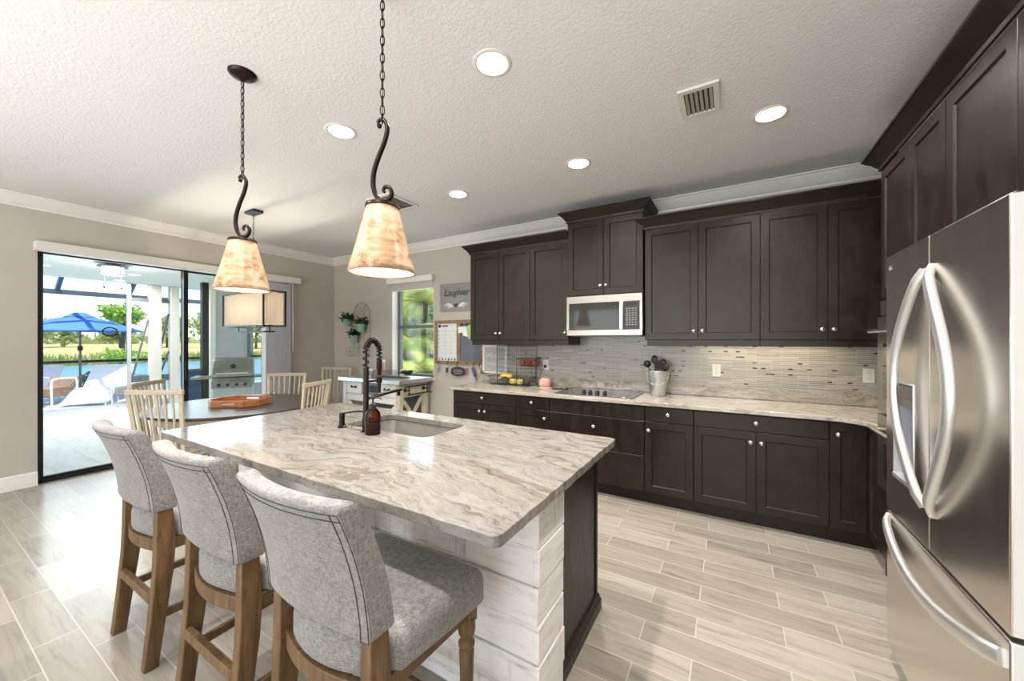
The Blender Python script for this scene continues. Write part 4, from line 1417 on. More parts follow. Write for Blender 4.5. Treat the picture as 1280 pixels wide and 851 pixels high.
# ---------------------------------------------------------------- pendant lamps
def make_pendant():
    t = thing('pendant_lamp', 'pendant', 'lamp', (0, 0, 0), 'pendant lamps over the island')
    # origin at the ceiling; everything hangs below
    D = CEIL
    MB().lathe([(0.066, 0.0), (0.064, -0.008), (0.050, -0.020), (0.020, -0.030), (0.010, -0.040), (0.0001, -0.042)], (0, 0, 0), 28).build('canopy', 'bronze', t)
    ztop, zhook = -0.040, 2.310 - D
    chain = MB()
    n = 15
    lh = (ztop - zhook) / n
    for i in range(n):
        zc = ztop - (i + 0.5) * lh
        pts = []
        for k in range(14):
            q = 2 * math.pi * k / 14
            a, b_ = 0.0085 * math.cos(q), (lh * 0.62) * math.sin(q)
            pts.append((a, 0, zc + b_) if i % 2 else (0, a, zc + b_))
        chain.tube(pts, 0.0022, 6, closed=True)
    chain.build('chain', 'bronze', t)
    MB().tube([(0.002, 0.001, ztop), (0.003, -0.002, (ztop + zhook) / 2), (0.0, 0.002, zhook)], 0.0018, 6).build('cord', 'bronze', t)
    # scroll arm in the local x-z plane
    a = [(-0.012, 2.300), (-0.016, 2.318), (0.000, 2.326), (0.014, 2.312), (0.020, 2.285), (0.008, 2.235), (-0.016, 2.175), (-0.034, 2.115), (-0.036, 2.060), (-0.022, 2.018), (0.000, 2.000), (0.024, 2.006), (0.037, 2.028), (0.032, 2.052), (0.014, 2.058), (0.004, 2.044), (0.010, 2.034)]
    c = catmull([(x, 0, z - D) for x, z in a], 6)
    rs = [0.0042 + 0.0062 * math.sin(math.pi * min(1, max(0, i / (len(c) - 1)))) ** 0.6 for i in range(len(c))]
    MB().tube(c, rs, 10).sphere((-0.012, 0, 2.300 - D), 0.010, 10, 6).build('scroll_arm', 'bronze', t, smooth=180)
    MB().lathe([(0.0001, 2.004), (0.012, 2.004), (0.014, 1.990), (0.064, 1.984), (0.066, 1.974), (0.058, 1.970), (0.0001, 1.970)], (0, 0, -D), 28).build('cap', 'bronze', t)
    z1, z0 = 1.976 - D, 1.712 - D
    MB().lathe([(0.058, z1), (0.062, z1 - 0.006), (0.086, (z0 + z1) / 2 + 0.03), (0.108, z0 + 0.08), (0.124, z0 + 0.022), (0.129, z0), (0.125, z0 - 0.001), (0.121, z0 + 0.022)], (0, 0, 0), 40, caps=False).build('shade', 'alabaster', t, smooth=180)
    MB().lathe([(0.125, z0 + 0.0005), (0.120, z0 + 0.022), (0.104, z0 + 0.08), (0.082, (z0 + z1) / 2 + 0.03), (0.056, z1 - 0.010)], (0, 0, 0), 40, caps=False).build('shade_liner', 'liner_white', t, smooth=180)
    b_ = MB().sphere((0, 0, 1.835 - D), 0.030, 16, 10, (1, 1, 1.25)).build('bulb', 'bulb_warm', t, smooth=180)
    MB().cyl((0, 0, 1.97 - D), (0, 0, 1.865 - D), 0.016).build('socket', 'bronze', t)
    return t
def pendant_light(x, y):
    lamp('pendant_light', 'POINT', (x, y, 1.80), 3.2, (1.0, 0.86, 0.68), shadow_soft_size=0.035)
p0 = make_pendant()
p0.location = (-1.200, 1.025, CEIL)
p0.rotation_euler = (0, 0, R(30))
p0['label'] = 'amber glass pendant lamp over the middle of the island'
pendant_light(-1.200, 1.025)
dup(p0, (-2.250, 0.995, CEIL), R(30), 'amber glass pendant lamp over the dining end of the island')
pendant_light(-2.250, 0.995)

# recessed ceiling lights
def make_can():
    t = thing('recessed_light', 'recessed light', 'lamp', (0, 0, 0), 'recessed ceiling lights')
    MB().lathe([(0.100, 0.0), (0.100, -0.003), (0.094, -0.006), (0.080, -0.006), (0.075, -0.002), (0.074, 0.004), (0.056, 0.060), (0.056, 0.066), (0.079, 0.066), (0.079, 0.001)], (0, 0, 0), 36, caps=False).build('baffle', 'trim_white', t, smooth=50)
    MB().lathe([(0.0555, 0.0635), (0.040, 0.058), (0.0001, 0.055)], (0, 0, 0), 36, caps=False).build('lens', 'can_lens', t, smooth=50)
    return t
c0_ = make_can()
for i, (x, y, lb) in enumerate(CANS):
    if i == 0:
        c0_.location = (x, y, CEIL)
        c0_['label'] = lb
    else:
        dup(c0_, (x, y, CEIL), 0, lb)
    lamp('recessed_light_beam', 'AREA', (x, y, CEIL + 0.050), CAN_POWER, (1.0, 0.945, 0.875), (0, 0, 0), shape='DISK', size=0.10)

# ceiling vents
def vent(x0, x1, y0, y1, n, label, along):
    t = thing('ceiling_vent', label, 'vent', ((x0 + x1) / 2, (y0 + y1) / 2, CEIL))
    f = MB()
    w_ = 0.03
    zc = CEIL - 0.014
    f.box(x0, x1, y0, y0 + w_, zc, CEIL).box(x0, x1, y1 - w_, y1, zc, CEIL).box(x0, x0 + w_, y0 + w_, y1 - w_, zc, CEIL).box(x1 - w_, x1, y0 + w_, y1 - w_, zc, CEIL)
    f.build('frame', 'valance_white', t, smooth=0)
    s = MB()
    for i in range(n):
        if along == 'Y':
            x = x0 + w_ + (x1 - x0 - 2 * w_) * (i + 0.5) / n
            s.obox((x, (y0 + y1) / 2, CEIL - 0.0085), (0.015, 0, 0.007), (0, y1 - y0 - 2 * w_, 0), (0.0007, 0, -0.0015))
        else:
            y = y0 + w_ + (y1 - y0 - 2 * w_) * (i + 0.5) / n
            s.obox(((x0 + x1) / 2, y, CEIL - 0.0085), (0, 0.016, 0.007), (x1 - x0 - 2 * w_, 0, 0), (0, 0.0007, -0.0015))
    s.build('louvres', 'vent_tan', t, smooth=0)
    MB().box(x0 + w_, x1 - w_, y0 + w_, y1 - w_, CEIL - 0.0025, CEIL - 0.001).build('duct_shade', 'plastic_black', t, smooth=0)  # flat black sheet paints the shade behind the louvres
vent(-0.27, -0.06, 2.325, 2.625, 6, 'square white louvred ceiling vent near the fridge', 'Y')
vent(-3.16, -2.83, 2.50, 2.90, 14, 'wide return air vent behind the front pendant', 'X')

# ---------------------------------------------------------------- counter things
bk = thing('utensil_bucket', 'galvanised metal bucket on the counter right of the cooktop', 'bucket', (-0.62, 3.86, 0.914))
bx, by = -0.62, 3.86
MB().lathe([(0.0001, 0.9145), (0.066, 0.9145), (0.068, 0.92), (0.094, 1.145), (0.099, 1.148), (0.099, 1.158), (0.093, 1.158), (0.090, 1.148), (0.064, 0.93), (0.0001, 0.93)], (bx, by, 0), 30).build('pail', 'galvanised', bk, smooth=50)
hb = MB()
for s in (-1, 1):
    hb.lathe([(0.010, 0), (0.010, 0.006), (0.0001, 0.008)], (bx + s * 0.095, by, 1.12), 10, axis='X')
hb.tube([(bx - 0.098, by - 0.002, 1.12), (bx - 0.09, by - 0.06, 1.06), (bx - 0.03, by - 0.092, 1.03), (bx + 0.03, by - 0.092, 1.03), (bx + 0.09, by - 0.06, 1.06), (bx + 0.098, by - 0.002, 1.12)], 0.0022, 6)
hb.build('bail_handle', 'galvanised', bk)
def utensil(a, tilt, length, kind, label):
    t = thing(kind, label, 'utensil', (bx + 0.03 * math.cos(a), by + 0.03 * math.sin(a), 0.94), 'utensils in the bucket')
    bs = Vector((bx + 0.035 * math.cos(a + 2.6), by + 0.035 * math.sin(a + 2.6), 0.937))
    d = Vector((math.cos(a) * tilt, math.sin(a) * tilt, 1)).normalized()
    e = bs + d * length
    MB().tube([bs, bs + d * length * 0.55, e], [0.008, 0.0065, 0.004], 8).build('shaft', 'plastic_black', t)
    side = d.cross(UY).normalized()
    h = MB()
    if kind == 'ladle':
        h.sphere(tuple(e + d * 0.03), 0.036, 14, 8, (1, 0.75, 1))
    elif kind == 'spatula':
        h.obox(e + d * 0.045, side * 0.07, d * 0.09, d.cross(side) * 0.004)
    elif kind == 'whisk':
        for k in range(5):
            q = math.pi * k / 5
            s2 = side * math.cos(q) + d.cross(side) * math.sin(q)
            h.tube(catmull([e, e + d * 0.04 + s2 * 0.024, e + d * 0.085 + s2 * 0.026, e + d * 0.11, e + d * 0.085 - s2 * 0.026, e + d * 0.04 - s2 * 0.024, e], 4), 0.0012, 5)
    else:
        n0 = len(h.v)
        h.sphere((0, 0, 0), 1.0, 14, 8)
        mt = Matrix((side * 0.030, d.cross(side) * 0.010, d * 0.044)).transposed().to_4x4()
        h.v = [tuple(Matrix.Translation(e + d * 0.035) @ mt @ Vector(p)) for p in h.v]
    h.build('head', 'plastic_black', t, smooth=60)
utensil(2.9, 0.45, 0.28, 'ladle', 'black ladle leaning left out of the galvanised bucket')
utensil(2.0, 0.25, 0.30, 'serving_spoon', 'black serving spoon at the back left of the galvanised bucket')
utensil(4.3, 0.18, 0.235, 'spatula', 'black spatula standing in the front of the galvanised bucket')
utensil(0.6, 0.32, 0.27, 'serving_spoon', 'black serving spoon leaning right in the galvanised bucket')
utensil(5.8, 0.42, 0.24, 'slotted_spoon', 'black spoon lowest at the right rim of the galvanised bucket')

# speaker
sp_ = thing('smart_speaker', 'small peach fabric speaker on the counter left of the cooktop', 'speaker', (-1.86, 3.90, 0.914))
MB().lathe([(0.0001, 0.9145), (0.040, 0.9145), (0.058, 0.925), (0.066, 0.955), (0.066, 0.985), (0.055, 1.008), (0.030, 1.018), (0.0001, 1.020)], (-1.85, 3.90, 0), 26).build('body', 'peach_fabric', sp_, smooth=180)
MB().lathe([(0.046, 0.9142), (0.060, 0.9142), (0.060, 0.918), (0.046, 0.918)], (-1.85, 3.90, 0), 26).build('base_ring', 'paper_white', sp_)
MB().tube(catmull([(-1.91, 3.92, 0.920), (-1.96, 3.93, 0.93), (-1.965, 3.99, 1.0), (-1.955, 4.035, 1.09), (-1.925, 4.05, 1.14)], 6), 0.0035, 6).build('power_cord', 'plastic_black', sp_)
MB().obox((-1.918, 4.049, 1.145), (0.028, 0, 0), (0, 0.03, 0), (0, 0, 0.034)).build('plug', 'plastic_black', sp_, bevel=0.004)

# crumpled black cloth
cl = MB()
rs_ = random.Random(5)
n_ = 12
vs = []
for j in range(6):
    for i in range(n_):
        vs.append((-1.70 + 0.15 * i / (n_ - 1) + rs_.uniform(-.004, .004), 3.76 + 0.07 * j / 5 + rs_.uniform(-.006, .006) + 0.05 * i / n_, 0.917 + max(0, math.sin(i * 1.7 + j)) * 0.014 + rs_.uniform(0, .006)))
cl.add(vs, [(j * n_ + i, j * n_ + i + 1, (j + 1) * n_ + i + 1, (j + 1) * n_ + i) for j in range(5) for i in range(n_ - 1)])
o = cl.build('cleaning_cloth', 'cloth_black', smooth=180)
so = o.modifiers.new('thick', 'SOLIDIFY')
so.thickness = 0.003
tag(o, 'crumpled black cloth on the counter next to the peach speaker', 'cloth')

# outlets
def outlet(x, z, label, y=YB - 0.010, style='outlet'):
    t = thing('wall_outlet', label, 'outlet', (x, y, z), 'white outlets on the backsplash')
    MB().box(x - 0.036, x + 0.036, y - 0.007, y, z - 0.058, z + 0.058).build('cover_plate', 'plastic_white', t, bevel=0.003)
    for s in (-1, 1):
        MB().lathe([(0.017, 0), (0.017, 0.003), (0.0001, 0.003)], (x, y - 0.007, z + s * 0.021), 16, axis='Y').xform(Matrix.Translation((0, -0.003, 0))).build('socket', 'valance_white', t)
outlet(-2.47, 1.16, 'white outlet behind the wire fruit basket')
outlet(-1.918, 1.165, 'white outlet with a black plug in it, above the peach speaker')
outlet(-0.125, 1.165, 'white outlet on the mosaic right of the utensil bucket')
outlet(0.955, 1.165, 'white outlet nearest the refrigerator')

# two-tier wire fruit basket
fb = thing('fruit_basket', 'two-tier dark wire fruit basket on the counter', 'basket', (-2.30, 3.93, 0.914))
def wire_tray(x0, x1, y0, y1, z0, h, nx, ny):
    mb = MB()
    def rect(ins, z):
        return [(x0 + ins, y0 + ins, z), (x1 - ins, y0 + ins, z), (x1 - ins, y1 - ins, z), (x0 + ins, y1 - ins, z)]
    mb.tube(rect(0, z0 + h), 0.0030, 6, closed=True)
    mb.tube(rect(0.012, z0 + h * 0.5), 0.0016, 5, closed=True)
    mb.tube(rect(0.02, z0), 0.0026, 6, closed=True)
    for i in range(nx + 1):
        x = x0 + 0.02 + (x1 - x0 - 0.04) * i / nx
        mb.tube([(x, y0, z0 + h), (x, y0 + 0.02, z0), (x, y1 - 0.02, z0), (x, y1, z0 + h)], 0.0015, 5)
    for i in range(1, ny):
        y = y0 + 0.02 + (y1 - y0 - 0.04) * i / ny
        mb.tube([(x0, y, z0 + h), (x0 + 0.02, y, z0), (x1 - 0.02, y, z0), (x1, y, z0 + h)], 0.0015, 5)
    return mb
wire_tray(-2.59, -2.02, 3.82, 4.03, 0.918, 0.10, 18, 6).build('lower_tray', 'wire_dark', fb)
wire_tray(-2.20, -1.93 - 0.02, 3.86, 4.03, 1.150, 0.09, 10, 5).build('upper_tray', 'wire_dark', fb)
gr = MB()
for i in range(19):
    x = -2.58 + 0.55 * i / 18
    gr.tube([(x, 4.034, 0.93), (x, 4.034, 1.38)], 0.0015, 5)
for k in range(9):
    z = 0.95 + 0.43 * k / 8
    gr.tube([(-2.58, 4.034, z), (-2.03, 4.034, z)], 0.0017, 5)
gr.tube([(-2.59, 4.034, 0.92), (-2.59, 4.034, 1.39), (-2.02, 4.034, 1.39), (-2.02, 4.034, 0.92)], 0.0035, 6)
gr.tube([(-2.20, 3.86, 1.24), (-2.20, 4.03, 1.24)], 0.003, 6).tube([(-2.02, 4.0, 1.24), (-2.02, 4.0, 0.92)], 0.0035, 6).tube([(-2.20, 3.862, 1.24), (-2.20, 3.862, 1.00)], 0.003, 6)
gr.build('back_grid', 'wire_dark', fb)
def banana(k):
    mb = MB()
    pts, rs2 = [], []
    for i in range(13):
        q = math.pi * 0.12 + math.pi * 0.62 * i / 12
        pts.append((-2.50 + 0.11 * math.cos(q) * (1 + 0.06 * k) * -1 + 0.11, 3.915 + 0.022 * k, 0.938 + 0.090 * math.sin(q) * (0.9 + 0.10 * k)))
        rs2.append(0.005 if i in (0, 12) else 0.011 if i in (1, 11) else 0.0165)
    b_ = mb.tube(pts, rs2, 10).build('banana', 'banana', smooth=180)
    return b_
for k, lb in enumerate(('yellow banana at the front of the bunch in the wire basket', 'yellow banana in the middle of the bunch in the wire basket', 'yellow banana at the back of the bunch in the wire basket')):
    tag(banana(k), lb, 'banana', 'fruit in the wire basket')
def fruit(nm, c, r, m_, label, sz=(1, 1, 1), stem=True):
    b_ = MB().lathe([(0.0001, -r * 0.86), (r * 0.35, -r * 0.93), (r * 0.78, -r * 0.6), (r, 0), (r * 0.86, r * 0.55), (r * 0.5, r * 0.86), (r * 0.2, r * 0.84), (0.0001, r * 0.74)], (0, 0, 0), 18)
    b_.v = [(c[0] + x * sz[0], c[1] + y * sz[1], c[2] + z * sz[2]) for x, y, z in b_.v]
    o = b_.build(nm, m_, smooth=180)
    tag(o, label, nm, 'fruit in the wire basket')
    if stem:
        MB().tube([(c[0], c[1], c[2] + r * 0.72 * sz[2]), (c[0] + 0.004, c[1], c[2] + r * 1.12 * sz[2])], 0.0022, 6).build('stem', 'stem_brown', o)
fruit('mango', (-2.275, 3.90, 0.958), 0.040, 'mango', 'yellow green mango left of its pair in the wire basket', (1.25, 1, 0.95), False)
fruit('mango', (-2.185, 3.91, 0.957), 0.038, 'mango', 'yellow green mango right of its pair, next to the avocado', (1.2, 1, 0.95), False)
fruit('avocado', (-2.085, 3.91, 0.955), 0.036, 'avocado', 'dark avocado at the right end of the wire basket', (1.15, 1, 1), False)
fruit('apple', (-2.155, 3.93, 1.190), 0.036, 'apple_red', 'red apple at the left end of the upper wire tier')
fruit('apple', (-2.078, 3.92, 1.190), 0.036, 'apple_red', 'red apple in the middle of the upper wire tier')
fruit('apple', (-2.000, 3.93, 1.190), 0.036, 'apple_red', 'red apple at the right end of the upper wire tier')

# embossed tin panel leaning at the end of the backsplash
tp = thing('tin_panel', 'white embossed tin panel with scrolls at the left end of the backsplash', 'wall panel', (-2.70, 4.05, 1.02))
fm = MB()
tx0, tx1, tz0, tz1, ty = -2.82, -2.45, 1.022, 1.396, YB - 0.012
for a in ((tx0, tx0 + 0.03, tz0, tz1), (tx1 - 0.03, tx1, tz0, tz1), (tx0, tx1, tz0, tz0 + 0.03), (tx0, tx1, tz1 - 0.03, tz1)):
    fm.box(a[0], a[1], ty - 0.02, ty, a[2], a[3])
fm.build('frame', 'trim_white', tp, bevel=0.006)
MB().box(tx0 + 0.02, tx1 - 0.02, ty - 0.008, ty, tz0 + 0.02, tz1 - 0.02).build('sheet', 'tin_white', tp, smooth=0)
scm = MB()
for cx_ in (-2.725, -2.635, -2.545):
    for cz_ in (1.10, 1.21, 1.32):
        for s in (-1, 1):
            pts = []
            for i in range(22):
                q = i / 21 * 4.4
                r_ = 0.042 * (1 - i / 26)
                pts.append((cx_ + s * (r_ * math.cos(q)) * 0.9, ty - 0.010, cz_ + s * r_ * math.sin(q)))
            scm.tube(pts, 0.0042, 6)
scm.build('scrolls', 'tin_white', tp)

# ---------------------------------------------------------------- dining corner
TX, TY, TR = -4.60, 2.02, 0.79
dt = thing('dining_table', 'round dark-topped dining table with a pale pedestal base', 'table', (TX, TY, 0))
MB().lathe([(0.0001, 0.73), (TR - 0.03, 0.73), (TR - 0.008, 0.735), (TR, 0.745), (TR, 0.755), (TR - 0.006, 0.762), (0.0001, 0.762)], (TX, TY, 0), 64).build('tabletop', 'table_dark', dt, smooth=40)
MB().lathe([(TR - 0.10, 0.655), (TR - 0.08, 0.655), (TR - 0.08, 0.73), (TR - 0.10, 0.73)], (TX, TY, 0), 48, caps=False).build('apron', 'light_oak', dt)
MB().lathe([(0.0001, 0.05), (0.13, 0.05), (0.13, 0.09), (0.075, 0.14), (0.065, 0.22), (0.095, 0.34), (0.10, 0.42), (0.07, 0.52), (0.075, 0.60), (0.16, 0.66), (0.30, 0.70), (0.30, 0.73)], (TX, TY, 0), 32).build('pedestal', 'light_oak', dt, smooth=60)
for k in range(4):
    q = math.pi / 4 + k * math.pi / 2
    d = Vector((math.cos(q), math.sin(q), 0))
    c = Vector((TX, TY, 0))
    MB().bar(c + d * 0.06 + UZ * 0.10, c + d * 0.42 + UZ * 0.035, 0.07, 0.07).build('foot', 'light_oak', dt, bevel=0.012)

def make_dchair():
    t = thing('dining_chair', 'chair', 'chair', (0, 0, 0), 'spindle back chairs in the dining corner')
    # local: faces +Y, seat centre at origin
    st = MB().prism(rrect(-0.22, 0.22, -0.20, 0.22, 0.05), 0.435, 0.465)
    st.build('seat', 'light_oak', t, bevel=0.006)
    for sx_ in (-1, 1):
        MB().tube([(sx_ * 0.17, 0.17, 0.44), (sx_ * 0.20, 0.20, 0)], [0.018, 0.013], 12).build('leg', 'light_oak', t)
        MB().tube([(sx_ * 0.17, -0.16, 0.44), (sx_ * 0.20, -0.22, 0)], [0.018, 0.013], 12).build('leg', 'light_oak', t)
    MB().tube([(-0.185, 0.185, 0.20), (0.185, 0.185, 0.20)], 0.010, 8).tube([(-0.187, -0.19, 0.24), (0.187, -0.19, 0.24)], 0.010, 8).build('stretcher', 'light_oak', t)
    def back(x, k):
        return Vector((x * (0.86 + 0.14 * k), -0.185 - 0.075 * k - 0.020 * (1 - (x / 0.235) ** 2), 0.46 + 0.545 * k))
    for s in (-1, 1):
        MB().bar(back(s * 0.218, 0), back(s * 0.218, 0.98), 0.034, 0.020, (0, 1, 0)).build('back_post', 'light_oak', t, bevel=0.003)
    for i in range(6):
        x = -0.218 + 0.436 * (i + 1) / 7
        MB().bar(back(x, 0), back(x, 0.98), 0.016, 0.014, (0, 1, 0)).build('spindle', 'light_oak', t, bevel=0.003)
    rings = []
    for i in range(13):
        x = -0.245 + 0.49 * i / 12
        p = back(x * 0.98, 1.0)
        rings.append([(p.x, p.y - 0.013, p.z - 0.022), (p.x, p.y + 0.013, p.z - 0.022), (p.x, p.y + 0.013, p.z + 0.020), (p.x, p.y - 0.013, p.z + 0.020)])
    MB().loft(rings).build('top_rail', 'oak_rail', t, bevel=0.004)
    return t
dc = make_dchair()
# position of the middle of the top rail and the direction the chair faces
seats = [((-4.26, 1.20), (-0.55, 0.84), 'pale spindle back chair at the corner of the island, in front of another chair'),
         ((-5.27, 1.44), (0.74, 0.67), 'pale spindle back chair nearest the open patio door, behind another chair'),
         ((-5.05, 2.76), (0.66, -0.75), 'pale spindle back chair between the table and the vertical blinds'),
         ((-3.72, 2.36), (-0.90, -0.43), 'pale spindle back chair on the sink side of the table'),
         ((-5.52, 3.80), (0.56, -0.83), 'pale spindle back chair standing alone in the wall corner')]
for i, ((tx_, ty_), (dx, dy), lb) in enumerate(seats):
    ln = math.hypot(dx, dy)
    dx, dy = dx / ln, dy / ln
    rz = math.atan2(-dx, dy)
    loc = (tx_ + dx * 0.28, ty_ + dy * 0.28, 0)
    if i == 0:
        dc.location = loc
        dc.rotation_euler = (0, 0, rz)
        dc['label'] = lb
    else:
        dup(dc, loc, rz, lb)

# octagonal tray
tr = thing('serving_tray', 'orange wooden octagonal tray with handle slots on the round table', 'tray', (-4.55, 2.0, 0.762))
tc_ = Vector((-4.56, 2.00))
ang = R(33)
def octa(k, z):
    a, b_, c = 0.26 * k, 0.20 * k, 0.10 * k
    pts = [(a, b_ - c), (a - c, b_), (-a + c, b_), (-a, b_ - c), (-a, -b_ + c), (-a + c, -b_), (a - c, -b_), (a, -b_ + c)]
    return [(tc_.x + x * math.cos(ang) - y * math.sin(ang), tc_.y + x * math.sin(ang) + y * math.cos(ang), z) for x, y in pts]
MB().loft([octa(1, 0.7635), octa(1, 0.772)]).build('base', 'tray_wood', tr, smooth=0)
sd_ = MB()
for i in range(8):
    a_, b_ = [Vector(octa(1, 0)[j]) for j in (i, (i + 1) % 8)]
    ln = (b_ - a_).length
    zlo, zhi = 0.772, 0.832
    if i in (1, 5):           # long sides carry a handle slot
        for t0, t1, za, zb in ((0, .28, zlo, zhi), (.72, 1, zlo, zhi), (.28, .72, zlo, 0.792), (.28, .72, 0.814, zhi)):
            p, q = a_.lerp(b_, t0), a_.lerp(b_, t1)
            sd_.bar((p.x, p.y, (za + zb) / 2), (q.x, q.y, (za + zb) / 2), 0.012, zb - za)
    else:
        sd_.bar((a_.x, a_.y, (zlo + zhi) / 2), (b_.x, b_.y, (zlo + zhi) / 2), 0.012, zhi - zlo)
sd_.build('rim', 'tray_wood', tr, smooth=0)

# rectangular chandelier
ch = thing('chandelier', 'rectangular dining chandelier, linen shade in a black metal frame', 'lamp', (-4.53, 2.11, CEIL))
hx0, hx1, hy0, hy1, hz0, hz1 = -4.97, -4.10, 2.00, 2.22, 1.605, 1.965
MB().box(-4.62, -4.42, 2.06, 2.16, CEIL - 0.028, CEIL - 0.0005).build('ceiling_plate', 'frame_black', ch, bevel=0.003)
chn = MB()
n = 26
for i in range(n):
    zc = CEIL - 0.03 - (i + 0.5) * (CEIL - 0.03 - 2.09) / n
    hl = (CEIL - 0.03 - 2.09) / n
    pts = [((0.008 * math.cos(q), 0, hl * 0.62 * math.sin(q)) if i % 2 else (0, 0.008 * math.cos(q), hl * 0.62 * math.sin(q))) for q in [2 * math.pi * k / 10 for k in range(10)]]
    chn.tube([(-4.53 + a, 2.11 + b_, zc + c) for a, b_, c in pts], 0.0022, 5, closed=True)
chn.build('chain', 'frame_black', ch)
fm = MB()
e = 0.007
for z in (hz0, hz1):
    fm.box(hx0 - e, hx1 + e, hy0 - e, hy0 + e, z - e, z + e).box(hx0 - e, hx1 + e, hy1 - e, hy1 + e, z - e, z + e)
    fm.box(hx0 - e, hx0 + e, hy0, hy1, z - e, z + e).box(hx1 - e, hx1 + e, hy0, hy1, z - e, z + e)
for x in (hx0, hx1):
    for y in (hy0, hy1):
        fm.box(x - e, x + e, y - e, y + e, hz0, hz1)
fm.tube([(hx0 + 0.1, 2.11, hz1), (-4.53, 2.11, 2.09), (hx1 - 0.1, 2.11, hz1)], 0.006, 8)
fm.build('frame', 'frame_black', ch, smooth=0)
sh = MB()
g_ = 0.014
sh.box(hx0 + g_, hx1 - g_, hy0 + g_ - 0.002, hy0 + g_, hz0 + 0.012, hz1 - 0.012).box(hx0 + g_, hx1 - g_, hy1 - g_, hy1 - g_ + 0.002, hz0 + 0.012, hz1 - 0.012)
sh.box(hx0 + g_, hx0 + g_ + 0.002, hy0 + g_, hy1 - g_, hz0 + 0.012, hz1 - 0.012).box(hx1 - g_ - 0.002, hx1 - g_, hy0 + g_, hy1 - g_, hz0 + 0.012, hz1 - 0.012)
sh.build('shade', 'drum_fabric', ch, smooth=0)
lo = MB()
for a, b_ in (((-4.86, 2.06), (-4.20, 2.06)), ((-4.86, 2.16), (-4.20, 2.16)), ((-4.86, 2.06), (-4.86, 2.16)), ((-4.20, 2.06), (-4.20, 2.16))):
    lo.bar((*a, 1.545), (*b_, 1.545), 0.012, 0.012)
for x in (-4.86, -4.20):
    lo.bar((x, 2.11, 1.545), (x, 2.11, 1.66), 0.010, 0.010)
for x in (-4.75, -4.60, -4.46, -4.31):
    lo.tube(catmull([(-4.53, 2.11, 1.60), ((-4.53 + x) / 2, 2.11, 1.585), (x, 2.11, 1.60), (x, 2.11, 1.64)], 5), 0.005, 8)
lo.build('candle_arms', 'frame_black', ch, smooth=30)
for x in (-4.75, -4.60, -4.46, -4.31):
    MB().cyl((x, 2.11, 1.64), (x, 2.11, 1.72), 0.011, 12).build('candle_sleeve', 'plastic_white', ch)
    MB().sphere((x, 2.11, 1.755), 0.016, 12, 8, (1, 1, 1.9)).build('bulb', 'bulb_warm', ch, smooth=180)
    lamp('chandelier_light', 'POINT', (x, 2.11, 1.80), 5.5, (1.0, 0.88, 0.72), shadow_soft_size=0.02)

# kitchen cart under the window
kc = thing('kitchen_cart', 'white farmhouse kitchen cart with a zinc top under the window', 'cart', (-4.33, 3.74, 0))
kx0, kx1, ky0, ky1 = -4.90, -3.74, 3.47, 4.01
MB().box(kx0 - 0.05, kx1 + 0.05, ky0 - 0.05, ky1 + 0.03, 0.875, 0.93).build('top', 'zinc_top', kc, bevel=0.004)
for x in (kx0, kx1 - 0.07):
    for y in (ky0, ky1 - 0.07):
        MB().box(x, x + 0.07, y, y + 0.07, 0, 0.874).build('leg', 'cart_white' if y == ky0 and x == kx0 else 'cart_side', kc, bevel=0.003)
MB().box(kx0 + 0.07, kx1 - 0.07, ky0 + 0.03, ky1 - 0.02, 0.68, 0.874).build('drawer_case', 'cart_white', kc, smooth=0)
dw = (kx1 - kx0 - 0.14) / 3
for k in range(3):
    a = kx0 + 0.07 + k * dw
    if k == 1:
        d = MB().box(a + 0.006, a + dw - 0.006, ky0 + 0.012, ky0 + 0.032, 0.70, 0.868).build('drawer', 'frame_grey', kc, bevel=0.002)
        MB().box(a + 0.03, a + dw - 0.03, ky0 + 0.006, ky0 + 0.014, 0.74, 0.83).build('label_plate', 'black_iron', d)
        continue
    d = MB().box(a + 0.006, a + dw - 0.006, ky0 + 0.006, ky0 + 0.032, 0.70, 0.868).build('drawer', 'cart_white', kc, bevel=0.002)
    xm = a + dw / 2
    hm = MB().tube([(xm - 0.045, ky0 - 0.012, 0.795), (xm, ky0 - 0.018, 0.795), (xm + 0.045, ky0 - 0.012, 0.795)], 0.008, 8)
    for s in (-1, 1):
        hm.sphere((xm + s * 0.045, ky0 + 0.0, 0.795), 0.018, 10, 6, (1, 0.6, 1.1))
    hm.build('pull', 'black_iron', d)
MB().box(kx0 + 0.02, kx1 - 0.02, ky0 + 0.02, ky1 - 0.02, 0.12, 0.15).build('shelf', 'cart_side', kc, bevel=0.002)
MB().box(kx0 + 0.07, kx1 - 0.07, ky0 + 0.01, ky0 + 0.035, 0.60, 0.68).build('front_rail', 'cart_white', kc, bevel=0.002)
xe = kx1 - 0.04
ex = MB().box(xe - 0.01, xe + 0.035, ky0 + 0.07, ky1 - 0.07, 0.70, 0.874)
ex.build('end_rail', 'cart_side', kc, bevel=0.002)
xm = MB().bar((xe, ky0 + 0.07, 0.17), (xe, ky1 - 0.07, 0.69), 0.024, 0.05).bar((xe, ky0 + 0.07, 0.69), (xe, ky1 - 0.07, 0.17), 0.022, 0.05)
xm.build('cross_brace', 'cart_side', kc, bevel=0.002)
xm2 = MB()
for a, b_ in ((kx0 + 0.07, (kx0 + kx1) / 2), ((kx0 + kx1) / 2, kx1 - 0.07)):
    xm2.bar((a, ky0 + 0.03, 0.17), (b_, ky0 + 0.03, 0.60), 0.022, 0.045).bar((a, ky0 + 0.03, 0.60), (b_, ky0 + 0.03, 0.17), 0.020, 0.045)
xm2.build('cross_brace', 'cart_white', kc, bevel=0.002)
MB().box(kx0 + 0.07, kx1 - 0.07, ky1 - 0.04, ky1 - 0.02, 0.15, 0.68).build('back_panel', 'frame_grey', kc, smooth=0)
tb = MB()
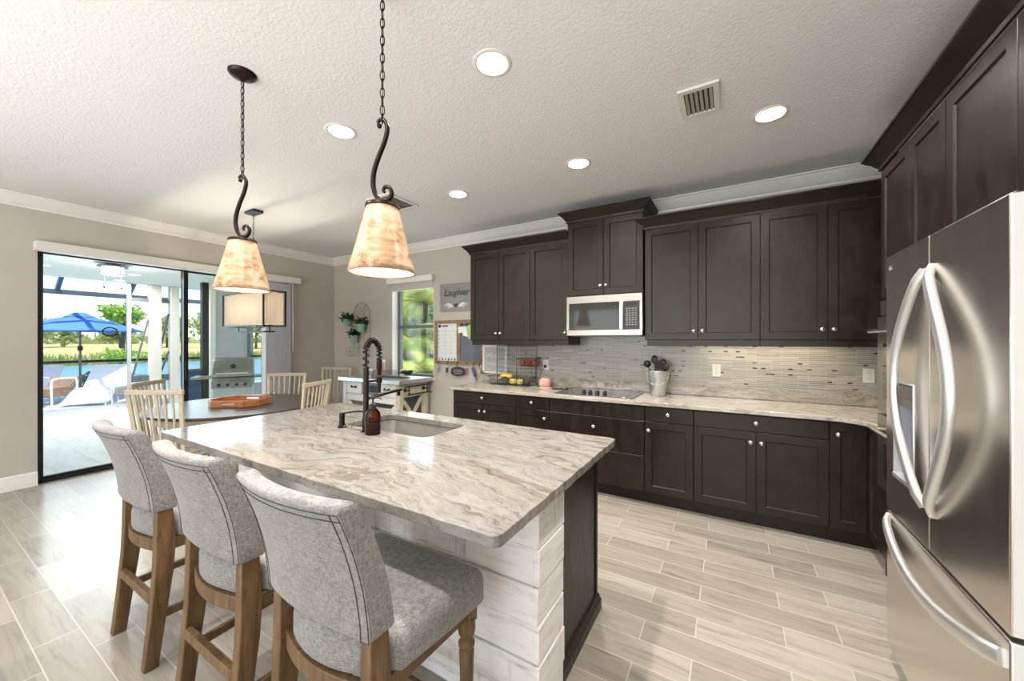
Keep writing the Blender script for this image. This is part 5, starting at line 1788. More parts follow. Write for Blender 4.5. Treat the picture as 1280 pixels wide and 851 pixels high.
for z, y_a, y_b in ((0.845, ky0 + 0.03, ky1 - 0.06), (0.735, ky0 + 0.08, ky1 - 0.01)):
    tb.tube([(kx1 + 0.075, y_a, z), (kx1 + 0.075, y_b, z)], 0.009, 8)
for y in (ky0 + 0.10, ky1 - 0.10):
    tb.tube([(kx1 + 0.075, y, 0.735), (kx1 + 0.075, y, 0.845)], 0.008, 8).tube([(kx1, y, 0.79), (kx1 + 0.075, y, 0.79)], 0.008, 8)
    tb.lathe([(0.026, 0), (0.026, 0.008), (0.0001, 0.010)], (kx1 - 0.002, y, 0.79), 14, axis='X')
tb.build('towel_rack', 'black_iron', kc)

# things on the cart
wt = thing('wire_tray', 'black wire tray on the cart under the window', 'tray', (-4.15, 3.74, 0.93))
wire_tray(-4.44, -3.88, 3.62, 3.84, 0.934, 0.085, 14, 5).build('grid', 'wire_dark', wt)
bt = thing('tumbler', 'tall pink tumbler with a white lid on the cart', 'bottle', (-4.53, 3.86, 0.93))
MB().lathe([(0.0001, 0.9305), (0.040, 0.9305), (0.042, 0.935), (0.048, 1.13), (0.046, 1.134), (0.0001, 1.134)], (-4.53, 3.86, 0), 20).build('cup', 'pink_plastic', bt)
MB().lathe([(0.050, 1.134), (0.050, 1.155), (0.044, 1.163), (0.0001, 1.164)], (-4.53, 3.86, 0), 20).build('lid', 'plastic_white', bt)
gb = thing('glass_jar', 'clear glass jar with a white lid in front of the black wire tray', 'jar', (-4.36, 3.50, 0.93))
MB().lathe([(0.0001, 0.9305), (0.030, 0.9305), (0.032, 0.936), (0.032, 1.02), (0.024, 1.035)], (-4.36, 3.53, 0), 18, caps=False).build('glass', 'clear_glass', gb)
MB().lathe([(0.026, 1.034), (0.026, 1.056), (0.0001, 1.058)], (-4.36, 3.53, 0), 18).build('lid', 'plastic_white', gb)
MB().lathe([(0.0001, 0.934), (0.028, 0.934), (0.029, 0.96), (0.0001, 0.965)], (-4.36, 3.53, 0), 18).build('contents', 'paper_white', gb)
pb = thing('plate', 'small white plate standing in the wire tray by the window', 'plate', (-3.98, 3.73, 0.94))
MB().lathe([(0.0001, 0), (0.03, 0.0), (0.052, 0.008), (0.055, 0.011), (0.03, 0.004), (0.0001, 0.004)], (0, 0, 0), 24).xform(Matrix.Translation((-3.98, 3.76, 1.00)) @ Matrix.Rotation(R(80), 4, 'X')).build('dish', 'plastic_white', pb, smooth=60)
gr_ = thing('oven_mitt', 'dark folded oven mitt draped over the right end of the wire tray', 'mitt', (-3.90, 3.73, 1.0))
mt_ = MB()
for j in range(5):
    mt_.sphere((-3.90 + 0.012 * j, 3.68 + 0.022 * j, 1.012 + 0.012 * math.sin(j * 1.9)), 0.042 - 0.004 * abs(j - 2), 12, 7, (1.7, 1.0, 0.55))
mt_.build('mitt', 'cloth_black', gr_, smooth=180)

# ---------------------------------------------------------------- wall things
# arched trellis planter
wp = thing('wall_planter', 'cream wire arch planter hanging on the wall left of the window', 'planter', (-5.27, 4.06, 1.6))
px0, px1, pz0, pz1 = -5.47, -5.06, 1.30, 1.88
pc = (px0 + px1) / 2
yw = YB - 0.012
tm = MB()
ar = [(pc + 0.205 * math.cos(q), yw, pz1 + 0.205 * math.sin(q)) for q in [math.pi * i / 20 for i in range(21)]]
tm.tube([(px1, yw, pz0)] + ar + [(px0, yw, pz0)], 0.006, 8)
for x in (px0 + 0.137, px0 + 0.273):
    tm.tube([(x, yw, pz0), (x, yw, pz1)], 0.004, 6)
for z in (1.36, 1.50, 1.64, 1.78, pz1):
    tm.tube([(px0, yw, z), (px1, yw, z)], 0.004, 6)
for q in (0.5, 1.05, 1.57, 2.1, 2.64):
    tm.tube([(pc + 0.05 * math.cos(q), yw, pz1 + 0.05 * math.sin(q)), (pc + 0.20 * math.cos(q), yw, pz1 + 0.20 * math.sin(q))], 0.0045, 6)
tm.tube([(pc + 0.05 * math.cos(q), yw, pz1 + 0.05 * math.sin(q)) for q in [math.pi * i / 10 for i in range(11)]], 0.004, 6)
tm.build('trellis', 'cream_metal', wp)
bsk = MB()
for z in (1.20, 1.27, 1.345):
    bsk.tube([(px0 - 0.05, yw, z), (px0 - 0.05, yw - 0.10, z), (px1 + 0.0, yw - 0.10, z), (px1, yw, z)], 0.004, 6)
for i in range(6):
    x = px0 - 0.05 + (px1 - px0 + 0.05) * i / 5
    bsk.tube([(x, yw - 0.10, 1.345), (x, yw - 0.10, 1.20), (x, yw, 1.20)], 0.003, 6)
bsk.build('basket', 'cream_metal', wp)
for k, (x, z, lb) in enumerate(((-5.52, 1.685, 'teal pot with a leafy green plant, upper left on the wire arch'), (-5.17, 1.60, 'teal pot with a leafy green plant, right side of the wire arch'), (-5.35, 1.42, 'teal pot with a leafy green plant, lowest on the wire arch'))):
    pt = thing('potted_plant', lb, 'plant', (x, yw - 0.07, z), 'pots on the wall planter')
    MB().lathe([(0.0001, 0), (0.048, 0), (0.052, 0.005), (0.066, 0.105), (0.070, 0.108), (0.070, 0.122), (0.062, 0.122), (0.058, 0.10), (0.0001, 0.10)], (x, yw - 0.078, z), 20).build('pot', 'teal_glaze', pt, smooth=50)
    rnd = random.Random(k)
    random.seed(20 + k)
    MB().leaves(240, lambda: (x + random.gauss(0, 0.040), yw - 0.078 + random.gauss(0, 0.03), z + 0.125 + abs(random.gauss(0, 0.035))), 0.055, 2.0).build('foliage', 'plant_green', pt, smooth=0)

# script sign
sg = thing('wall_sign', 'grey wooden sign with black script lettering beside the left wall cabinet', 'sign', (-3.2, 4.07, 2.05))
MB().box(-3.565, -2.80, YB - 0.020, YB - 0.001, 1.86, 2.245).build('board', 'sign_gray', sg, bevel=0.002)
for z in (1.985, 2.10):
    MB().box(-3.562, -2.803, YB - 0.0207, YB - 0.0195, z - 0.0012, z + 0.0012).build('plank_joint', 'frame_grey', sg, smooth=0)
text_obj('lettering', 'Laughter', 0.135, 'ink_dark', sg, ON_BACK(-3.275, YB - 0.0215, 2.115), 0.001, shear=0.35, space=0.92)
hv = [(0, -0.03), (-0.03, 0.005), (-0.032, 0.022), (-0.018, 0.032), (0, 0.020), (0.018, 0.032), (0.032, 0.022), (0.03, 0.005)]
MB().prism([(-3.28 + a, 1.935 + b_) for a, b_ in hv], YB - 0.0225, YB - 0.020, 'Y').build('heart', 'ink_dark', sg, smooth=0)
wg = MB()
for s in (-1, 1):
    for k in range(4):
        c = catmull([(-3.28 + s * 0.05, YB - 0.021, 1.93 - 0.007 * k), (-3.28 + s * (0.12 - 0.012 * k), YB - 0.021, 1.968 - 0.014 * k), (-3.28 + s * (0.21 - 0.025 * k), YB - 0.021, 1.945 - 0.014 * k)], 5)
        wg.tube(c, [0.002 + 0.007 * math.sin(math.pi * i / (len(c) - 1)) for i in range(len(c))], 6)
wg.build('wings', 'chalk_white', sg)

# organiser board
ob = thing('organiser_board', 'brown framed calendar and chalkboard organiser on the wall', 'notice board', (-3.23, 4.07, 1.43))
ox0, ox1, oz0, oz1 = -3.665, -2.80, 1.125, 1.735
yb_ = YB - 0.001
f = MB()
f.box(ox0, ox1, yb_ - 0.022, yb_, oz1 - 0.045, oz1).box(ox0, ox1, yb_ - 0.022, yb_, oz0, oz0 + 0.045)
for xa, xb in ((ox0, ox0 + 0.055), (ox1 - 0.06, ox1), (-3.265, -3.205)):
    f.box(xa, xb, yb_ - 0.021, yb_, oz0 + 0.045, oz1 - 0.045)
f.build('frame', 'board_frame', ob, smooth=0)
wbp = MB().box(ox0 + 0.05, -3.26, yb_ - 0.012, yb_ - 0.002, oz0 + 0.04, oz1 - 0.04).build('whiteboard', 'whiteboard', ob, smooth=0)
gl_ = MB()
for i in range(8):
    z = oz0 + 0.10 + 0.36 * i / 7
    gl_.box(ox0 + 0.09, -3.275, yb_ - 0.0125, yb_ - 0.0118, z - 0.0009, z + 0.0009)
for i in range(4):
    x = ox0 + 0.09 + 0.295 * i / 3
    gl_.box(x - 0.0009, x + 0.0009, yb_ - 0.0125, yb_ - 0.0118, oz0 + 0.10, oz0 + 0.46)
gl_.build('calendar_grid', 'gasket_grey', wbp, smooth=0)
hd = MB().lathe([(0.026, 0), (0.0001, 0)], (ox0 + 0.09, yb_ - 0.0130, oz1 - 0.078), 18, axis='Y', caps=False)
hd.box(ox0 + 0.13, ox0 + 0.24, yb_ - 0.0130, yb_ - 0.0120, oz1 - 0.088, oz1 - 0.068)
for i in range(5):
    z = oz1 - 0.155 - i * 0.055
    hd.box(ox0 + 0.062, ox0 + 0.078, yb_ - 0.0130, yb_ - 0.0120, z, z + 0.012)
hd.build('calendar_heading', 'ink_dark', wbp, smooth=0)
mg = MB()
for i in range(6):
    mg.obox((ox0 + 0.085 + i * 0.055, yb_ - 0.013, oz0 + 0.066), (0.022, 0, 0.012), (0, 0.002, 0), (-0.004, 0, 0.030 if i % 2 else 0.02))
mg.build('marker_clips', 'stem_brown', wbp, smooth=0)
cbp = MB().box(-3.21, ox1 - 0.055, yb_ - 0.012, yb_ - 0.002, oz0 + 0.04, oz1 - 0.04).build('chalkboard', 'chalkboard', ob, smooth=0)
for i in range(4):
    x = -3.175 + i * 0.085
    MB().obox((x, yb_ - 0.020, oz1 - 0.085), (0.016, 0, 0.004), (0, 0.014, 0), (0, 0, 0.055)).build('clip', 'black_iron', cbp, smooth=0)
for x, z, w_, h_, m_, lb, tl in ((-3.185, 1.60, 0.10, 0.085, 'paper_white', 'white note clipped at the left of the chalkboard', 0.1), (-3.095, 1.575, 0.10, 0.13, 'paper_white', 'pale card clipped second on the chalkboard', -0.2), (-3.02, 1.57, 0.12, 0.19, 'paper_green', 'green leaflet clipped on the chalkboard beside the pale card', 0.25)):
    p = MB().obox((x, yb_ - 0.026 - abs(tl) * 0.01, z), (w_ * math.cos(tl), 0, w_ * math.sin(tl)), (0, 0.0012, 0), (-h_ * math.sin(tl), 0, h_ * math.cos(tl))).build('paper_note', m_, smooth=0)
    tag(p, lb, 'note', 'notes on the chalkboard')
hk = MB()
hooks = [-3.585, -3.42, -3.24, -3.08, -2.97, -2.87]
for x in hooks:
    hk.lathe([(0.012, 0), (0.012, 0.004), (0.0001, 0.004)], (x, yb_ - 0.022, oz0 + 0.03), 10, axis='Y')
    hk.tube(catmull([(x, yb_ - 0.022, oz0 + 0.028), (x, yb_ - 0.042, oz0 + 0.020), (x, yb_ - 0.046, oz0 - 0.004), (x, yb_ - 0.036, oz0 - 0.016), (x, yb_ - 0.028, oz0 - 0.006)], 4), 0.003, 6)
hk.build('hooks', 'black_iron', ob)
def keys(x, seed, fob, label):
    t = thing('key_bunch', label, 'keys', (x, yb_ - 0.04, oz0 - 0.01), 'keys hanging under the organiser board')
    rr_ = random.Random(seed)
    z = oz0 - 0.028
    y = yb_ - 0.036
    MB().tube([(x + 0.014 * math.cos(q), y, z + 0.014 * math.sin(q)) for q in [2 * math.pi * k / 14 for k in range(14)]], 0.0016, 5, closed=True).build('ring', 'nickel', t)
    for k in range(2):
        a = rr_.uniform(-0.35, 0.35)
        d = Vector((math.sin(a), 0, -math.cos(a)))
        s_ = Vector((math.cos(a), 0, math.sin(a)))
        c = Vector((x, y - 0.003 - 0.003 * k, z - 0.012))
        MB().obox(c + d * 0.016, s_ * 0.024, Vector((0, 0.002, 0)), d * 0.026).obox(c + d * 0.045, s_ * 0.008, Vector((0, 0.002, 0)), d * 0.040).build('key', 'nickel', t, smooth=0)
    MB().obox((x + 0.006, y - 0.012, z - 0.055), (0.036, 0, 0.004), (0, 0.010, 0), (0.006, 0, 0.068)).build('fob', fob, t, bevel=0.004)
keys(hooks[0], 1, 'gasket_grey', 'keys with a grey fob under the left end of the organiser board')
keys(hooks[1], 2, 'plastic_black', 'keys with a black fob left of the chalkboard tag')
keys(hooks[3], 3, 'tag_red', 'keys with a red fob right of the chalkboard tag')
keys(hooks[5], 5, 'mango', 'keys with a yellow fob under the right end of the organiser board')
ln_ = thing('lanyard', 'blue cloth lanyard hanging between two key bunches under the board', 'lanyard', (hooks[4], yb_ - 0.04, oz0), None)
x = hooks[4]
MB().tube([(x, yb_ - 0.038, oz0 - 0.012), (x - 0.012, yb_ - 0.036, oz0 - 0.03), (x + 0.004, yb_ - 0.034, oz0 - 0.05)], 0.0025, 6).build('loop', 'fabric_blue', ln_)
MB().bar((x - 0.015, yb_ - 0.036, oz0 - 0.03), (x + 0.03, yb_ - 0.034, oz0 - 0.15), 0.010, 0.045, (1, 0, 0)).build('strap', 'fabric_blue', ln_, bevel=0.003)
MB().bar((x + 0.035, yb_ - 0.034, oz0 - 0.145), (x + 0.045, yb_ - 0.034, oz0 - 0.20), 0.008, 0.014, (1, 0, 0)).build('tassel', 'tag_red', ln_)
tgx, tgz = -3.235, 1.028
tg = thing('chalk_tag', 'black scalloped chalkboard tag with white writing under the organiser board', 'tag', (tgx, yb_ - 0.02, tgz))
tm_ = MB()
ol = []
for i in range(64):
    q = 2 * math.pi * i / 64
    k = 1 + 0.07 * abs(math.sin(3 * q))
    ol.append((tgx + 0.118 * k * math.copysign(abs(math.cos(q)) ** 0.8, math.cos(q)), tgz + 0.060 * k * math.copysign(abs(math.sin(q)) ** 0.8, math.sin(q))))
tm_.prism(ol, yb_ - 0.033, yb_ - 0.027, 'Y')
pl = tm_.build('plaque', 'ink_dark', tg, smooth=0)
sw = MB()
for zz, hw in ((0.022, 0.07), (-0.002, 0.085), (-0.026, 0.065)):
    sw.tube([(tgx - hw + 2 * hw * i / 30, yb_ - 0.0335, tgz + zz + 0.008 * math.sin(i * 1.5) * (0.6 + 0.4 * math.sin(i * 0.7))) for i in range(31)], 0.0018, 5)
sw.build('chalk_scrawl', 'chalk_white', pl)
MB().tube([(tgx - 0.05, yb_ - 0.034, tgz + 0.05), (hooks[2], yb_ - 0.040, oz0 - 0.006), (tgx + 0.05, yb_ - 0.034, tgz + 0.05)], 0.002, 5).build('hanger', 'stem_brown', tg)

# ---------------------------------------------------------------- patio and garden
DKX = -15.2
struct(MB().box(DKX, -6.2, -8, 9, -0.12, -0.03).build('floor_patio', 'paver', smooth=0), 'pale paved patio deck', 'patio')
struct(MB().box(-46, DKX, -60, 80, -0.9, -0.42).build('pond_water', 'water', smooth=0), 'blue pond beyond the patio', 'water')
hx = []
random.seed(2)
gv, gf = [], []
nx_, ny_ = 16, 28
for i in range(nx_):
    for j in range(ny_):
        x = -43 - 157 * (i / (nx_ - 1)) ** 1.4
        y = -80 + 240 * j / (ny_ - 1)
        z = -0.7 if i == 0 else 0.15 + random.uniform(-0.15, 0.15) + 0.15 * min(4, i)
        gv.append((x, y, z))
for i in range(nx_ - 1):
    for j in range(ny_ - 1):
        gf.append((i * ny_ + j, i * ny_ + j + 1, (i + 1) * ny_ + j + 1, (i + 1) * ny_ + j))
struct(MB().add(gv, gf).build('ground_field', 'field', smooth=180), 'dry golden field beyond the pond', 'field')
struct(MB().box(-15.0, 20, 4.28, 60, -0.6, -0.10).build('ground_side_yard', 'field', smooth=0), 'side yard beyond the kitchen window', 'ground')
# lanai cover and its posts
struct(MB().box(-11.75, -6.2, -3.0, 5.0, 2.75, 2.95).build('ceiling_lanai', 'lanai_white', smooth=0), 'white ceiling over the covered patio', 'ceiling')
for i, (ya, yb2) in enumerate(((3.22, 3.41), (3.58, 3.74))):
    t = MB().box(-11.70, -11.50, ya, yb2, -0.03, 2.75).build('patio_column', 'stucco', bevel=0.006)
    tag(t, ('beige stucco patio column left of its twin, seen through the slider', 'beige stucco patio column right of its twin, seen through the slider')[i], 'column', 'patio columns')
ps = thing('screen_wall', 'grey framed patio screen wall with diagonal braces beside the beige columns', 'screen', (-11.65, 3.1, 0))
MB().box(-11.66, -11.60, 2.86, 2.92, -0.03, 2.75).build('post', 'stucco_grey', ps, bevel=0.003)
sm = MB()
sm.box(-11.655, -11.615, 2.93, 3.22, 0.52, 0.66).box(-11.655, -11.615, 3.41, 3.58, 0.52, 0.66).box(-11.655, -11.615, 2.93, 3.22, 2.35, 2.43).box(-11.655, -11.615, 3.41, 3.58, 2.35, 2.43)
sm.build('rail', 'frame_grey', ps, smooth=0)
sb = MB()
sb.bar((-11.63, 2.95, 0.66), (-11.63, 3.21, 1.95), 0.03, 0.03).bar((-11.63, 3.42, 1.25), (-11.63, 3.57, 2.1), 0.03, 0.03).bar((-11.63, 3.42, 0.66), (-11.63, 3.57, 1.2), 0.03, 0.03)
sb.build('brace', 'frame_grey', ps, smooth=0)
# screen cage frame over the pool deck
cg = thing('pool_cage', 'dark aluminium frame of the pool screen enclosure', 'screen cage', (-15.2, 3.0, 0))
for y in (-2.0, 1.1, 3.77, 7.0):
    MB().box(-15.25, -15.15, y - 0.05, y + 0.05, -0.03, 2.80).build('post', 'frame_grey', cg, smooth=0)
MB().box(-15.25, -15.15, -6, 8, 0.86, 0.93).build('chair_rail', 'frame_black', cg, smooth=0)
MB().box(-15.26, -15.14, -6, 8, 2.68, 2.80).build('eave_beam', 'frame_grey', cg, smooth=0)
for y in (-2.0, 1.1, 2.42, 3.77, 7.0):
    MB().bar((-15.2, y, 2.78), (-13.6, y, 3.9), 0.08, 0.10).bar((-13.6, y, 3.9), (-11.75, y, 3.0), 0.08, 0.10).build('rafter', 'frame_grey', cg, smooth=0)
MB().box(-13.65, -13.55, -6, 8, 3.82, 3.94).box(-14.45, -14.37, -6, 8, 3.34, 3.44).build('ridge_beam', 'frame_grey', cg, smooth=0)
MB().bar((-11.75, 2.95, 2.75), (-15.2, 3.75, 2.40), 0.07, 0.09).build('knee_brace', 'frame_black', cg, smooth=0)

# house wing with the grill: pier, window wall, low dark panel
hw = struct(MB().box(-10.25, -10.05, 3.90, 4.55, -0.03, 2.75).box(-10.25, -10.05, 4.55, 4.95, -0.03, 0.42).box(-10.25, -10.05, 4.95, 6.5, -0.03, 2.75).build('wall_wing', 'stucco_grey', smooth=0), 'grey house wing behind the grill', 'wall')
MB().box(-10.20, -10.02, 4.55, 4.60, 0.42, 2.75).build('window_frame', 'frame_grey', hw, smooth=0)
MB().box(-10.27, -10.03, 3.80, 3.90, -0.03, 2.75).build('corner_trim', 'trim_white', hw, smooth=0)
MB().box(-10.22, -10.10, 3.68, 3.79, -0.03, 2.75).build('screen_post', 'frame_black', hw, smooth=0)
lp_ = thing('privacy_panel', 'low dark blue panel between the patio post and the columns', 'panel', (-10.1, 3.55, 0))
MB().box(-10.18, -10.13, 3.44, 3.675, -0.03, 0.80).build('sheet', 'panel_navy', lp_, bevel=0.003)
MB().box(-10.19, -10.12, 3.43, 3.675, 0.80, 0.84).build('cap_rail', 'frame_grey', lp_, bevel=0.003)

# lanai ceiling lights and fan light
for i, (x, y, lb) in enumerate(((-10.15, 1.47, 'round patio ceiling light at the left edge of the slider'), (-10.08, 2.585, 'round patio ceiling light right of the lantern'), (-11.30, 2.66, 'small round patio ceiling light below the lantern'))):
    t = thing('patio_downlight', lb, 'lamp', (x, y, 2.75), 'patio ceiling lights')
    MB().lathe([(0.10, 2.749), (0.10, 2.743), (0.082, 2.740)], (x, y, 0), 24, caps=False).build('ring', 'trim_white', t)
    MB().lathe([(0.084, 2.742), (0.0001, 2.741)], (x, y, 0), 24, caps=False).build('lens', 'patio_lens', t)
    lamp('patio_downlight_beam', 'AREA', (x, y, 2.735), 36, (1.0, 0.97, 0.93), (0, 0, 0), shape='DISK', size=0.16)
lamp('lantern_glow', 'POINT', (-9.0, 2.04, 2.50), 44, (1.0, 0.97, 0.93), shadow_soft_size=0.12)
fl = thing('lantern_light', 'flat topped glass lantern with pull chains on the patio ceiling', 'lamp', (-9.0, 2.04, 2.75))
MB().lathe([(0.0001, 2.75), (0.09, 2.75), (0.09, 2.715), (0.19, 2.705), (0.19, 2.69), (0.0001, 2.688)], (-9.0, 2.04, 0), 28).build('mount', 'frame_grey', fl)
MB().lathe([(0.13, 2.69), (0.13, 2.575), (0.0001, 2.572)], (-9.0, 2.04, 0), 24).build('glass_drum', 'patio_lens', fl)
ff = MB()
for k in range(4):
    q = k * math.pi / 2 + 0.5
    ff.cyl((-9.0 + 0.135 * math.cos(q), 2.04 + 0.135 * math.sin(q), 2.70), (-9.0 + 0.135 * math.cos(q), 2.04 + 0.135 * math.sin(q), 2.565), 0.007, 6)
ff.lathe([(0.145, 2.575), (0.145, 2.560), (0.12, 2.560), (0.12, 2.575)], (-9.0, 2.04, 0), 24)
ff.build('cage', 'frame_grey', fl)
for s in (-1, 1):
    MB().tube([(-9.0, 2.04 + s * 0.10, 2.57), (-9.0, 2.04 + s * 0.10, 2.36)], 0.003, 6).sphere((-9.0, 2.04 + s * 0.10, 2.35), 0.014, 8, 6, (1, 1, 1.8)).build('pull_chain', 'frame_grey', fl)

# hanging suncatcher on the glass
sc_ = thing('suncatcher', 'small oval blue and white suncatcher in a black ring on the slider glass', 'ornament', (-6.03, 1.345, 1.55))
def oval(r1, r2, y0_, z0_, x, n=28):
    return [(x, y0_ + r1 * math.cos(2 * math.pi * k / n), z0_ + r2 * math.sin(2 * math.pi * k / n)) for k in range(n)]
MB().tube(oval(0.058, 0.048, 1.345, 1.55, -6.035), 0.007, 8, closed=True).build('ring', 'frame_black', sc_)
MB().add(oval(0.055, 0.045, 1.345, 1.55, -6.034) + oval(0.055, 0.045, 1.345, 1.55, -6.038), [tuple(range(28)), tuple(range(28, 56))]).build('disc', 'clear_glass', sc_, smooth=0)
MB().sphere((-6.032, 1.335, 1.535), 0.020, 12, 8, (0.2, 1.3, 0.7)).sphere((-6.032, 1.365, 1.56), 0.012, 10, 6, (0.25, 1.2, 0.8)).build('blue_motif', 'umbrella_blue', sc_)
MB().tube([(-6.035, 1.345, 1.60), (-6.04, 1.345, 1.88)], 0.0012, 5).lathe([(0.016, 0), (0.018, 0.008), (0.0001, 0.010)], (-6.052, 1.345, 1.885), 12, axis='X').build('hanging_line', 'clear_glass', sc_)

# gas grill
gx, gy = -8.35, 3.55
gg = thing('gas_grill', 'stainless gas grill against the grey patio wall', 'grill', (gx, gy, -0.03))
def gl(mb, *a, **k):
    m_ = Matrix.Translation((gx, gy, -0.03)) @ Matrix.Rotation(R(62), 4, 'Z')
    mb.xform(m_)
    return mb.build(*a, **k)
gl(MB().box(-0.30, 0.30, -0.24, 0.24, 0.12, 0.62), 'cabinet', 'galvanised', gg, bevel=0.006)
gl(MB().box(-0.31, 0.31, -0.27, 0.27, 0.62, 0.80), 'firebox', 'frame_grey', gg, bevel=0.008)
gl(MB().prism([(-0.27, 0.80), (-0.27, 0.86), (-0.10, 1.13), (0.14, 1.16), (0.27, 1.00), (0.27, 0.80)], -0.31, 0.31, 'X'), 'lid', 'stainless_h', gg, bevel=0.012)
gl(MB().tube([(-0.24, -0.32, 0.87), (0.24, -0.32, 0.87)], 0.016, 10).cyl((-0.20, -0.32, 0.87), (-0.20, -0.26, 0.87), 0.010).cyl((0.20, -0.32, 0.87), (0.20, -0.26, 0.87), 0.010), 'lid_handle', 'handle_steel', gg)
gl(MB().prism([(-0.27, 0.62), (-0.34, 0.60), (-0.36, 0.72), (-0.27, 0.79)], -0.31, 0.31, 'X'), 'control_panel', 'stainless_h', gg, bevel=0.004)
for k in range(4):
    gl(MB().lathe([(0.028, 0), (0.026, 0.03), (0.0001, 0.032)], (0, 0, 0), 14).xform(Matrix.Translation((-0.2 + k * 0.133, -0.352, 0.665)) @ Matrix.Rotation(R(98), 4, 'X')), 'knob', 'plastic_black', gg)
for s in (-1, 1):
    gl(MB().box(s * 0.31, s * 0.62, -0.24, 0.22, 0.775, 0.815), 'side_shelf', 'stainless_h', gg, bevel=0.006)
gl(MB().lathe([(0.045, 0), (0.045, 0.008), (0.0001, 0.010)], (0, 0, 0), 18).xform(Matrix.Translation((0.0, -0.197, 1.0)) @ Matrix.Rotation(R(58), 4, 'X')), 'thermometer', 'plastic_black', gg)
for sx_ in (-0.26, 0.26):
    for sy_ in (-0.2, 0.2):
        gl(MB().lathe([(0.045, 0)] and [(0.0001, 0.0), (0.03, 0.005), (0.045, 0.045), (0.03, 0.085), (0.0001, 0.125)], (sx_, sy_, 0), 12), 'caster', 'plastic_black', gg)

# patio umbrella
ux, uy = -14.75, 2.74
um = thing('patio_umbrella', 'open bright blue patio umbrella by the pond', 'umbrella', (ux, uy, -0.03))
MB().cyl((ux, uy, -0.02), (ux, uy, 2.16), 0.024, 12).build('pole', 'frame_grey', um)
MB().lathe([(0.0001, 0.0), (0.26, 0.0), (0.26, 0.05), (0.06, 0.08), (0.045, 0.30), (0.0001, 0.30)], (ux, uy, -0.03), 24).build('base', 'frame_grey', um)
MB().lathe([(0.0001, 1.20), (0.05, 1.20), (0.05, 1.32), (0.0001, 1.32)], (ux, uy, 0), 12).build('crank', 'frame_black', um)
cv = []
nr, ns = 5, 48
for i in range(nr + 1):
    r_ = 1.26 * i / nr
    for k in range(ns):
        q = 2 * math.pi * k / ns
        f8 = 1 - 0.055 * abs(math.sin(4 * q))
        z = 2.15 - 0.43 * (i / nr) ** 1.15 - 0.015 * abs(math.sin(4 * q)) * i / nr
        cv.append((ux + r_ * f8 * math.cos(q), uy + r_ * f8 * math.sin(q), z))
cf = [(i * ns + k, i * ns + (k + 1) % ns, (i + 1) * ns + (k + 1) % ns, (i + 1) * ns + k) for i in range(nr) for k in range(ns)]
o = MB().add(cv, cf).build('canopy', 'umbrella_blue', um, smooth=40)
so = o.modifiers.new('thick', 'SOLIDIFY')
so.thickness = 0.006
MB().lathe([(0.30, 2.075), (0.18, 2.14), (0.10, 2.19), (0.0001, 2.205)], (ux, uy, 0), 16, caps=False).build('vent_cap', 'umbrella_blue', um)
for k in range(8):
    q = k * math.pi / 4
    MB().tube([(ux, uy, 2.12), (ux + 1.23 * math.cos(q), uy + 1.23 * math.sin(q), 1.70)], 0.008, 6).build('rib', 'frame_grey', um)

# loungers: wave shaped white slings, head at +y
def make_lounger():
    t = thing('sun_lounger', 'lounger', 'sun lounger', (0, 0, 0), 'white sun loungers')
    prof = catmull([(-0.85, 0.07), (-0.60, 0.13), (-0.25, 0.30), (0.02, 0.34), (0.22, 0.30), (0.45, 0.48), (0.85, 0.86)], 6)
    mb = MB()
    w_ = 0.36
    rings = []
    for p in prof:
        rings.append([(-w_, p[0], p[1]), (w_, p[0], p[1]), (w_, p[0], p[1] + 0.03), (-w_, p[0], p[1] + 0.03)])
    mb.loft(rings).build('sling', 'sling_white', t, bevel=0.008)
    for s in (-1, 1):
        MB().tube([(s * (w_ + 0.015), p[0], p[1]) for p in prof], 0.016, 8).tube([(s * (w_ + 0.015), 0.50, 0.53), (s * (w_ + 0.015), 0.62, 0.02)], 0.014, 8).tube([(s * (w_ + 0.015), -0.25, 0.30), (s * (w_ + 0.015), -0.15, 0.02)], 0.014, 8).tube([(s * (w_ + 0.015), -0.84, 0.07), (s * (w_ + 0.015), -0.84, 0.02)], 0.014, 8).build('side_frame', 'sling_white', t)
    return t
l0 = make_lounger()
l0.location = (-13.38, 2.80, -0.05)
l0.rotation_euler = (0, 0, R(60))
l0['label'] = 'white wave shaped sun lounger in front, right below the blue umbrella'
dup(l0, (-14.45, 1.75, -0.05), R(58), 'white sun lounger farther back at the left edge of the slider')
# white framed wicker chairs
def make_pchair(m_):
    t = thing('patio_chair', 'chair', 'chair', (0, 0, 0), 'white framed patio chairs')
    for s in (-1, 1):
        MB().tube(catmull([(s * 0.30, -0.27, 0.0), (s * 0.30, -0.28, 0.50), (s * 0.30, -0.20, 0.60), (s * 0.30, 0.15, 0.60), (s * 0.30, 0.25, 0.52), (s * 0.30, 0.27, 0.0)], 5), 0.020, 8).build('arm_frame', 'sling_white', t)
    MB().box(-0.275, 0.275, -0.26, 0.24, 0.18, 0.40).build('seat', m_, t, bevel=0.03)
    MB().prism([(0.16, 0.36), (0.25, 0.36), (0.33, 0.62), (0.24, 0.62)], -0.275, 0.275, 'X').build('backrest', m_, t, bevel=0.02)
    return t
q0 = make_pchair('wicker')
q0.location = (-13.75, 2.10, -0.03)
q0.rotation_euler = (0, 0, R(35))
q0['label'] = 'brown wicker patio chair with white arm frames between the two loungers'
q1 = make_pchair('wicker_grey')
q1.location = (-12.5, 3.22, -0.03)
q1.rotation_euler = (0, 0, R(20))
q1['label'] = 'grey wicker patio chair with white arm frames right of the front lounger'
rw = thing('side_table', 'reddish wooden side table at the left edge of the slider', 'table', (-13.1, 1.30, -0.03))
MB().box(-13.45, -13.0, 1.47, 1.88, 0.62, 0.66).build('tabletop', 'red_wood', rw, bevel=0.005)
